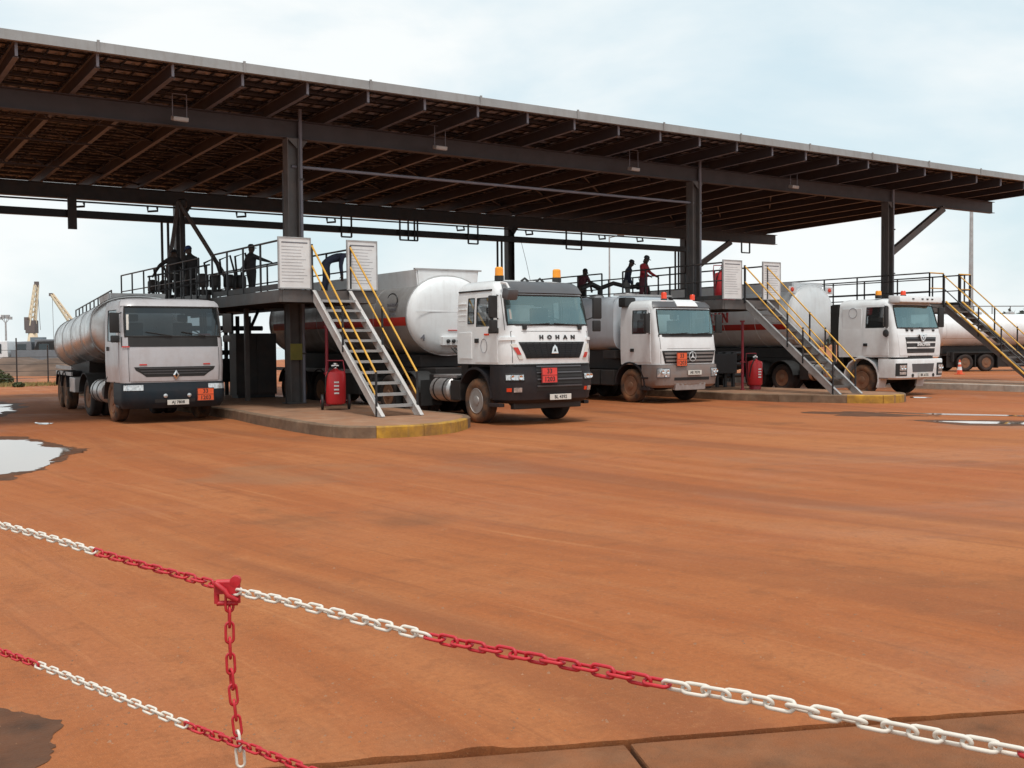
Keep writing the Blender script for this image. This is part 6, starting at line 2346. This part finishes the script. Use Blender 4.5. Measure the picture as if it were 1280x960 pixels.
UP = [(-60, 640), (0, 656), (60, 672), (120, 690), (200, 712), (277, 733), (290, 738), (350, 750), (412, 765), (530, 794), (640, 817), (730, 834), (820, 853), (900, 867), (969, 879), (1077, 902), (1175, 921), (1280, 941), (1360, 957)]
LO = [(-60, 790), (0, 814), (50, 832), (140, 868), (235, 907), (300, 930), (345, 947), (375, 958), (440, 985)]
upts = [at_depth(u, v, inv(u)) for u, v in UP]
lpts = [at_depth(u, v, inv(u)) for u, v in LO]


def dense(pts, n=6):
    out = []
    for i in range(len(pts) - 1):
        p0, p1, p2, p3 = pts[max(i - 1, 0)], pts[i], pts[i + 1], pts[min(i + 2, len(pts) - 1)]
        for k in range(n):
            t = k / n
            out.append(.5 * ((2 * p1) + (-p0 + p2) * t + (2 * p0 - 5 * p1 + 4 * p2 - p3) * t * t + (-p0 + 3 * p1 - 3 * p2 + p3) * t ** 3))
    out.append(pts[-1])
    return out


def col_up(p):
    u = pix(p)[0]
    return 'w' if u < 121 or 284 < u < 530 or 822 < u < 1272 else 'r'


def col_lo(p):
    u = pix(p)[0]
    return 'w' if 50 < u < 235 else 'r'


def roll_fn(p, c_):
    return .75 if c_ == 'w' else .12


chain('upper', 'upper red and white plastic chain stretched across the whole foreground', dense(upts), col_up, roll_fn)
chain('lower', 'lower red and white plastic chain sagging across the bottom left corner', dense(lpts), col_lo, lambda p, c_: .7 if c_ == 'w' else .5)
D0 = inv(285) - .02
VP_ = [(287, 742), (287, 790), (289, 840), (293, 880), (297, 912), (299, 930), (302, 965)]
vpts = [at_depth(u, v, D0 - .012) for u, v in VP_]
vch = chain('drop', 'short red chain hanging vertically between the two barrier chains', dense(vpts), lambda p: 'r' if pix(p)[1] < 916 else 'w', lambda p, c_: .2)
# clamp that ties the three chains together
kn = at_depth(284, 741, D0 - .01)
kb = MB()
S2 = .031
for (z, r_) in ((S2, .010), (-S2, .008)):
    kb.tube([(-S2, 0, z), (S2, 0, z)], r_, 8)
for x in (-S2, S2):
    kb.tube([(x, 0, -S2), (x, 0, S2)], .008, 8)
kb.tube([(-S2, -.012, S2), (-.004, -.02, .012), (.004, -.02, -.004), (S2, -.012, -S2 + .01)], .008, 8)
kb.box(-S2, S2, -.009, .009, -.002, S2)
kb.lathe([(.001, -.012), (.016, -.010), (.016, .010), (.001, .012)], (S2 - .006, 0, S2 + .004), 'Y', 12)
kc = tag(obj('chain_clamp', kb, 'chain_red', None, kn, (0, 0, -yaw + .1), smooth=50), 'red square plastic clamp joining the upper chain and the hanging chain', 'chain clamp')

# ------------------------------------------------------------------ background, left
def far(u, v, d):
    return at_depth(u, v, d)


def lattice(mb, p, q, w, n, th):
    p, q = Vector(p), Vector(q)
    d = (q - p).normalized()
    a = d.orthogonal().normalized() * w / 2
    b = d.cross(a)
    cs = [a + b, a - b, -a - b, -a + b]
    for c_ in cs:
        mb.bar(p + c_, q + c_ * .55, th)
    for i in range(n):
        t0, t1 = i / n, (i + 1) / n
        for k in range(4):
            s0, s1 = lerp(1, .55, t0), lerp(1, .55, t1)
            mb.bar(p.lerp(q, t0) + cs[k] * s0, p.lerp(q, t1) + cs[(k + 1) % 4] * s1, th * .7)
    return mb


D = 500
base = far(41.5, 434, D)
cr1 = thing('harbour_crane', 'upright tan harbour crane with steep lattice boom, left of the other crane', 'crane', (base.x, base.y, -8.0), -yaw, 'harbour cranes')
H0 = base.z + 8.0
obj('tower', MB().lathe([(3.4, 0), (2.9, H0), (2.0, H0 + 6.5), (1.9, H0 + 6.6)], n=10), 'crane_tan', cr1, smooth=40)
obj('machine_house', MB().box(-2.6, 1.8, -2, 2.2, H0 + 6.5, H0 + 12.5).box(-3.4, -1.6, -1.4, 1.4, H0 + 8, H0 + 14), 'crane_dark', cr1, bevel=.2)
obj('boom', lattice(MB(), (-.4, 0, H0 + 10), (2.2, 0, H0 + 29), 2.6, 8, .55), 'crane_tan', cr1)
obj('boom_head', MB().box(1.4, 3.2, -.6, .6, H0 + 28, H0 + 30.5), 'crane_dark', cr1)
obj('hoist_cable', MB().tube([(2.6, 0, H0 + 28), (3.6, 0, H0 + 8)], .12, 4), 'crane_dark', cr1)
ct = far(49, 434, 495)
sk = thing('container_stack', 'dark grey stacked container beside the upright crane', 'container', (ct.x, ct.y, -8.0), -yaw)
hs = ct.z + 8.0
obj('container', MB().box(-3.2, 2.6, -2, 2, hs - .5, hs + 4.6), 'container_grey', sk)
rb = MB()
for k in range(10):
    rb.box(-3.0 + k * .58, -2.8 + k * .58, -2.08, -2.002, hs - .3, hs + 4.4)
obj('corrugation', rb, 'container_grey', sk)
obj('container', MB().box(-3.2, 2.6, -2, 2, 0, hs - .55), 'container_grey', sk)
base = far(92, 407, D)
cr2 = thing('harbour_crane', 'pale harbour crane boom rising behind the polished metal tank', 'crane', (base.x, base.y, -8.0), -yaw, 'harbour cranes')
H1 = base.z + 8
obj('tower', MB().lathe([(3.0, 0), (2.4, H1)], n=10), 'crane_tan', cr2, smooth=40)
obj('machine_house', MB().box(-2, 2.4, -2, 2, H1 - 5, H1 + 1.5), 'crane_dark', cr2, bevel=.2)
obj('boom', lattice(MB(), (-.2, 0, H1 + .5), (-9.8, 0, H1 + 14.6), 1.9, 7, .5), 'crane_tan', cr2)
obj('boom_head', MB().box(-11, -9.4, -.5, .5, H1 + 13.8, H1 + 15.2), 'crane_dark', cr2)
obj('hoist_cable', MB().tube([(-9.6, 0, H1 + 14), (-9.4, 0, H1 - 7)], .10, 4), 'crane_dark', cr2)
obj('hook_block', MB().box(-9.8, -9.0, -.4, .4, H1 - 9, H1 - 7), 'crane_dark', cr2)

# long low shed
wl_ = far(0, 436, 360)
wh = thing('warehouse', 'long low blue-grey port warehouse along the horizon at the left', 'warehouse', (wl_.x, wl_.y, -9), -yaw)
hh = wl_.z + 9
obj('wall', MB().box(-60, 48, 0, 20, 0, hh - .6), 'shed_teal', wh)
obj('roof', MB().prism([(-.8, hh - .55), (10, hh + .6), (20.8, hh - .55)], -60.5, 48.5, 'X'), 'container_grey', wh)
for k in range(9):
    x = -55 + k * 11.5
    obj('door', MB().box(x, x + 4.5, -.12, -.02, .4, hh - 2.0), 'wall_pale' if k % 3 == 1 else 'container_grey', wh)

# flood mast
ms = far(8, 440, 230)
ma = thing('light_mast', 'tall thin floodlight mast with splayed lamps at the far left', 'light mast', (ms.x, ms.y, -9), -yaw)
hm = far(8, 403, 230).z + 9
obj('mast', MB().tube([(0, 0, 0), (0, 0, hm)], [.35, .18], 8), 'galvanised', ma, smooth=60)
for k, (dx, dz) in enumerate(((-1.0, 1.2), (-.5, 1.6), (.5, 1.6), (1.0, 1.2))):
    obj('lamp_head', MB().bar((0, 0, hm - .2), (dx * .8, 0, hm + dz * .6), .1).box(dx - .35, dx + .35, -.3, .3, hm + dz * .5, hm + dz), 'galvanised', ma)
# pole behind the canopy and tall pole at right
for (u, v0, v1, d, lab) in ((762, 372, 296, 95, 'thin light pole seen under the canopy between the white trucks'), (1213.5, 378, 246, 75, 'tall grey light pole behind the far staircase')):
    p = far(u, v0, d)
    po = thing('light_pole', lab, 'light pole', (p.x, p.y, 0), -yaw, 'tall light poles')
    ht = far(u, v1, d).z
    wd = .16 if u > 1000 else .09
    obj('mast', MB().tube([(0, 0, 0), (0, 0, ht)], [wd * 1.25, wd * .7], 10), 'galvanised', po, smooth=60)
    obj('lamp_head', MB().bar((0, 0, ht - .1), (.9, 0, ht + .1), .08).box(.7, 1.3, -.15, .15, ht + .03, ht + .15), 'steel_grey', po)

# fence with posts and wires along the yard's rear left edge
fa, fb = ground_at(-60, 484), ground_at(135, 479)
fn = thing('wire_fence', 'thin post and wire fence along the rear left edge of the yard', 'fence', (fa.x, fa.y, 0))
fv = fb - fa
for u, hgt in ((-22, 2.0), (18, 2.35), (57, 2.0), (96, 2.0), (130, 2.0)):
    t_ = (u + 60) / 195
    p = fv * t_
    obj('fence_post', MB().box(p.x - .03, p.x + .03, p.y - .03, p.y + .03, 0, hgt), 'steel_dark', fn)
for z in (.35, .7, 1.05, 1.4, 1.75):
    obj('fence_wire', MB().tube([(0, 0, z), fv + Vector((0, 0, z))], .012, 4), 'steel_dark', fn)

# earth bank and scrap yard wall behind the fence
p0, p1 = ground_at(-160, 471), ground_at(190, 469)
bk = MB()
n_ = 30
vs, fs = [], []
dv = (p1 - p0)
nv = Vector((-dv.y, dv.x, 0)).normalized()
if nv.y < 0:
    nv = -nv
for i in range(n_ + 1):
    p = p0 + dv * (i / n_)
    hh_ = 1.0 + .30 * mnoise.noise(Vector((i * .37, 1, 2))) + .18 * mnoise.noise(Vector((i * 1.3, 4, 2)))
    for (w, z) in ((-1.2, -.1), (-.4, hh_ * .45), (.9, hh_ * .8), (2.6, hh_), (6, hh_ * .95), (9, -.3)):
        e_ = mnoise.noise(Vector((i * .8, w * 2, 0))) * .3
        vs.append(p + nv * (w + e_) + Vector((0, 0, z)))
for i in range(n_):
    for j in range(5):
        fs.append((i * 6 + j, (i + 1) * 6 + j, (i + 1) * 6 + j + 1, i * 6 + j + 1))
structure(obj('earth_terrain', bk.add(vs, fs), 'earth_bank', smooth=60, fix=False))


def far_truck(u, v, d, L, H, paint, label, group, flip=1):
    p = ground_at(u, v) if d is None else far(u, v, d)
    t = thing('parked_truck', label, 'truck', (p.x, p.y, max(0, gz(p.x, p.y))), -yaw + .15, group)
    obj('cab', MB().prism([(0, .5), (0, 1.5), (.35, 2.4), (1.7, 2.45), (1.8, .5)], -1.1, 1.1, 'Y'), paint, t, bevel=.08)
    obj('windscreen', MB().prism([(-.02, 1.45), (.33, 2.3), (.36, 2.3), (.02, 1.45)], -1.0, 1.0, 'Y'), 'window_dark', t)
    obj('side_window', MB().box(.5, 1.3, -1.13, -1.102, 1.45, 2.2), 'window_dark', t)
    obj('load_body', MB().box(2.0, L, -1.15, 1.15, .9, H), paint if H > 2 else 'container_grey', t, bevel=.04)
    obj('chassis_rail', MB().box(.3, L, -.5, .5, .6, .88), 'chassis', t)
    for x in (.9, L - 2.2, L - 1.0):
        for y in (-1, 1):
            obj('wheel', MB().lathe([(.2, -.14), (.5, -.14), (.52, 0), (.5, .14), (.2, .14)], (x, y, .5), 'Y', 14), 'black_rubber', t, smooth=40)


far_truck(-14, 457.5, 84, 8.0, 1.7, 'white_paint', 'small white truck parked beyond the fence at the far left edge', 'vehicles parked beyond the fence')
far_truck(18, 456.5, 92, 7.0, 2.6, 'container_grey', 'dark grey truck parked beyond the fence under the light mast', 'vehicles parked beyond the fence')
far_truck(46, 457, 88, 6.0, 1.9, 'chassis', 'small dark truck parked beyond the fence next to the polished tank', 'vehicles parked beyond the fence')
pb = far(33, 447, 125)
ob = thing('port_building', 'low white cabin with flat roof beyond the fence, below the upright crane', 'cabin', (pb.x, pb.y, gz(pb.x, pb.y) - .2), -yaw)
hb = pb.z - gz(pb.x, pb.y) + .9
obj('wall', MB().box(-1.6, 2.2, 0, 4, 0, hb), 'board_white', ob)
obj('roof', MB().box(-1.8, 2.4, -.2, 4.2, hb + .003, hb + .2), 'wall_pale', ob)
obj('window', MB().box(1.0, 1.7, -.04, -.005, hb - 1.0, hb - .4), 'window_dark', ob)
pb = far(66, 452, 110)
ob = thing('rubble_wall', 'low pale masonry wall beyond the fence, just left of the polished tank', 'wall', (pb.x, pb.y, min(0, gz(pb.x, pb.y))), -yaw)
obj('masonry', MB().box(-1.0, 3.4, 0, .5, 0, pb.z + .5 - min(0, gz(pb.x, pb.y))), 'wall_pale', ob, bevel=.05)
obj('coping', MB().box(-1.1, 3.5, -.06, .56, pb.z + .503 - min(0, gz(pb.x, pb.y)), pb.z + .6 - min(0, gz(pb.x, pb.y))), 'kerb_pale', ob)


def leaf_mass(name, centres, n, size, matname, seed, flat=.8):
    """many small leaf faces spread through ellipsoid clumps: centres = (pos, (rx,ry,rz))"""
    r_ = random.Random(seed)
    mb = MB()
    vs, fs = [], []
    for (c_, rad) in centres:
        c_ = Vector(c_)
        for _ in range(n):
            d = Vector((r_.gauss(0, 1), r_.gauss(0, 1), r_.gauss(0, 1))).normalized()
            q = r_.random() ** .45
            p = c_ + Vector((d.x * rad[0], d.y * rad[1], d.z * rad[2])) * q
            a = Vector((r_.uniform(-1, 1), r_.uniform(-1, 1), r_.uniform(-.6, .6))).normalized()
            b = a.cross(Vector((r_.uniform(-1, 1), r_.uniform(-1, 1), r_.uniform(-1, 1)))).normalized()
            s_ = size * r_.uniform(.6, 1.4)
            o = len(vs)
            vs += [p - a * s_, p + b * s_ * .5, p + a * s_, p - b * s_ * .5]
            fs.append((o, o + 1, o + 2, o + 3))
    mb.add(vs, fs)
    return mb


# shrubs at the fence
for i, (u, v, s_) in enumerate(((-10, 481, 1.0), (4, 480, .55), (24, 484, .25))):
    p = ground_at(u, v)
    b = thing('shrub', ('leafy green shrub at the left picture edge by the fence', 'low green shrub between the picture edge and the first fence post', 'small grey-green weed clump at the foot of the fence post')[i], 'shrub', (p.x, p.y, 0), 0, 'shrubs along the fence')
    obj('foliage', leaf_mass('foliage', [((0, 0, .45 * s_), (.6 * s_, .6 * s_, .45 * s_)), ((.5 * s_, .1, .35 * s_), (.5 * s_, .5 * s_, .35 * s_)), ((-.5 * s_, .2, .4 * s_), (.5 * s_, .5 * s_, .4 * s_))], 260, .07, 'leaf', 20 + i), 'leaf', b, fix=False)
    st = MB()
    for k in range(6):
        st.tube([(0, 0, 0), (.4 * s_ * math.cos(k), .4 * s_ * math.sin(k), .6 * s_)], .015, 4)
    obj('stem', st, 'bark', b)
# grass strip by the fence
gs = MB()
r_ = random.Random(5)
vs, fs = [], []
for _ in range(2600):
    t_ = r_.random()
    p = fa + fv * t_ + Vector((r_.gauss(0, .5), r_.gauss(-.6, .6), 0))
    h_ = r_.uniform(.05, .22)
    a = r_.uniform(0, 6.3)
    o = len(vs)
    vs += [p + Vector((.03 * math.cos(a), .03 * math.sin(a), 0)), p - Vector((.03 * math.cos(a), .03 * math.sin(a), 0)), p + Vector((r_.uniform(-.06, .06), r_.uniform(-.06, .06), h_))]
    fs.append((o, o + 1, o + 2))
mat('dry_grass', (.28, .22, .08), .9, var=.4, vscale=1)
g_ = obj('grass', gs.add(vs, fs), 'dry_grass', fix=False)
g_['kind'] = 'stuff'

# ------------------------------------------------------------------ background, right : low hills and far trees
hl = MB()
vs, fs = [], []
N_ = 60
for i in range(N_ + 1):
    u = 560 + i * 22
    d = 900
    p = at_depth(u, 430, d)
    top_ = 14 + 6 * mnoise.noise(Vector((i * .11, 7, 1))) + 2 * mnoise.noise(Vector((i * .5, 2, 1)))
    fall = min(1, max(0, (u - 700) / 500))
    top_ = top_ * fall + 1
    q_ = Vector((math.sin(yaw), math.cos(yaw), 0))
    vs += [(p.x, p.y, -9.5), (p.x + q_.x * 60, p.y + q_.y * 60, top_), (p.x + q_.x * 500, p.y + q_.y * 500, -9.5)]
for i in range(N_):
    for j in range(2):
        fs.append((i * 3 + j, (i + 1) * 3 + j, (i + 1) * 3 + j + 1, i * 3 + j + 1))
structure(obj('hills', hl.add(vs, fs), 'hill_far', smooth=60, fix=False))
cl = []
r_ = random.Random(11)
for k in range(46):
    u = r_.uniform(1010, 1420)
    d = r_.uniform(320, 420)
    h_ = r_.uniform(5, 9) + (3.5 if u > 1255 else 0)
    p = at_depth(u, 430, d)
    for _ in range(3):
        cl.append(((p.x + r_.uniform(-4, 4), p.y + r_.uniform(-4, 4), h_ * r_.uniform(.35, .75)), (r_.uniform(3, 5), r_.uniform(3, 5), h_ * .35)))
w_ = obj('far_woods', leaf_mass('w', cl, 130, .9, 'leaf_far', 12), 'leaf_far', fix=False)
w_['kind'] = 'stuff'
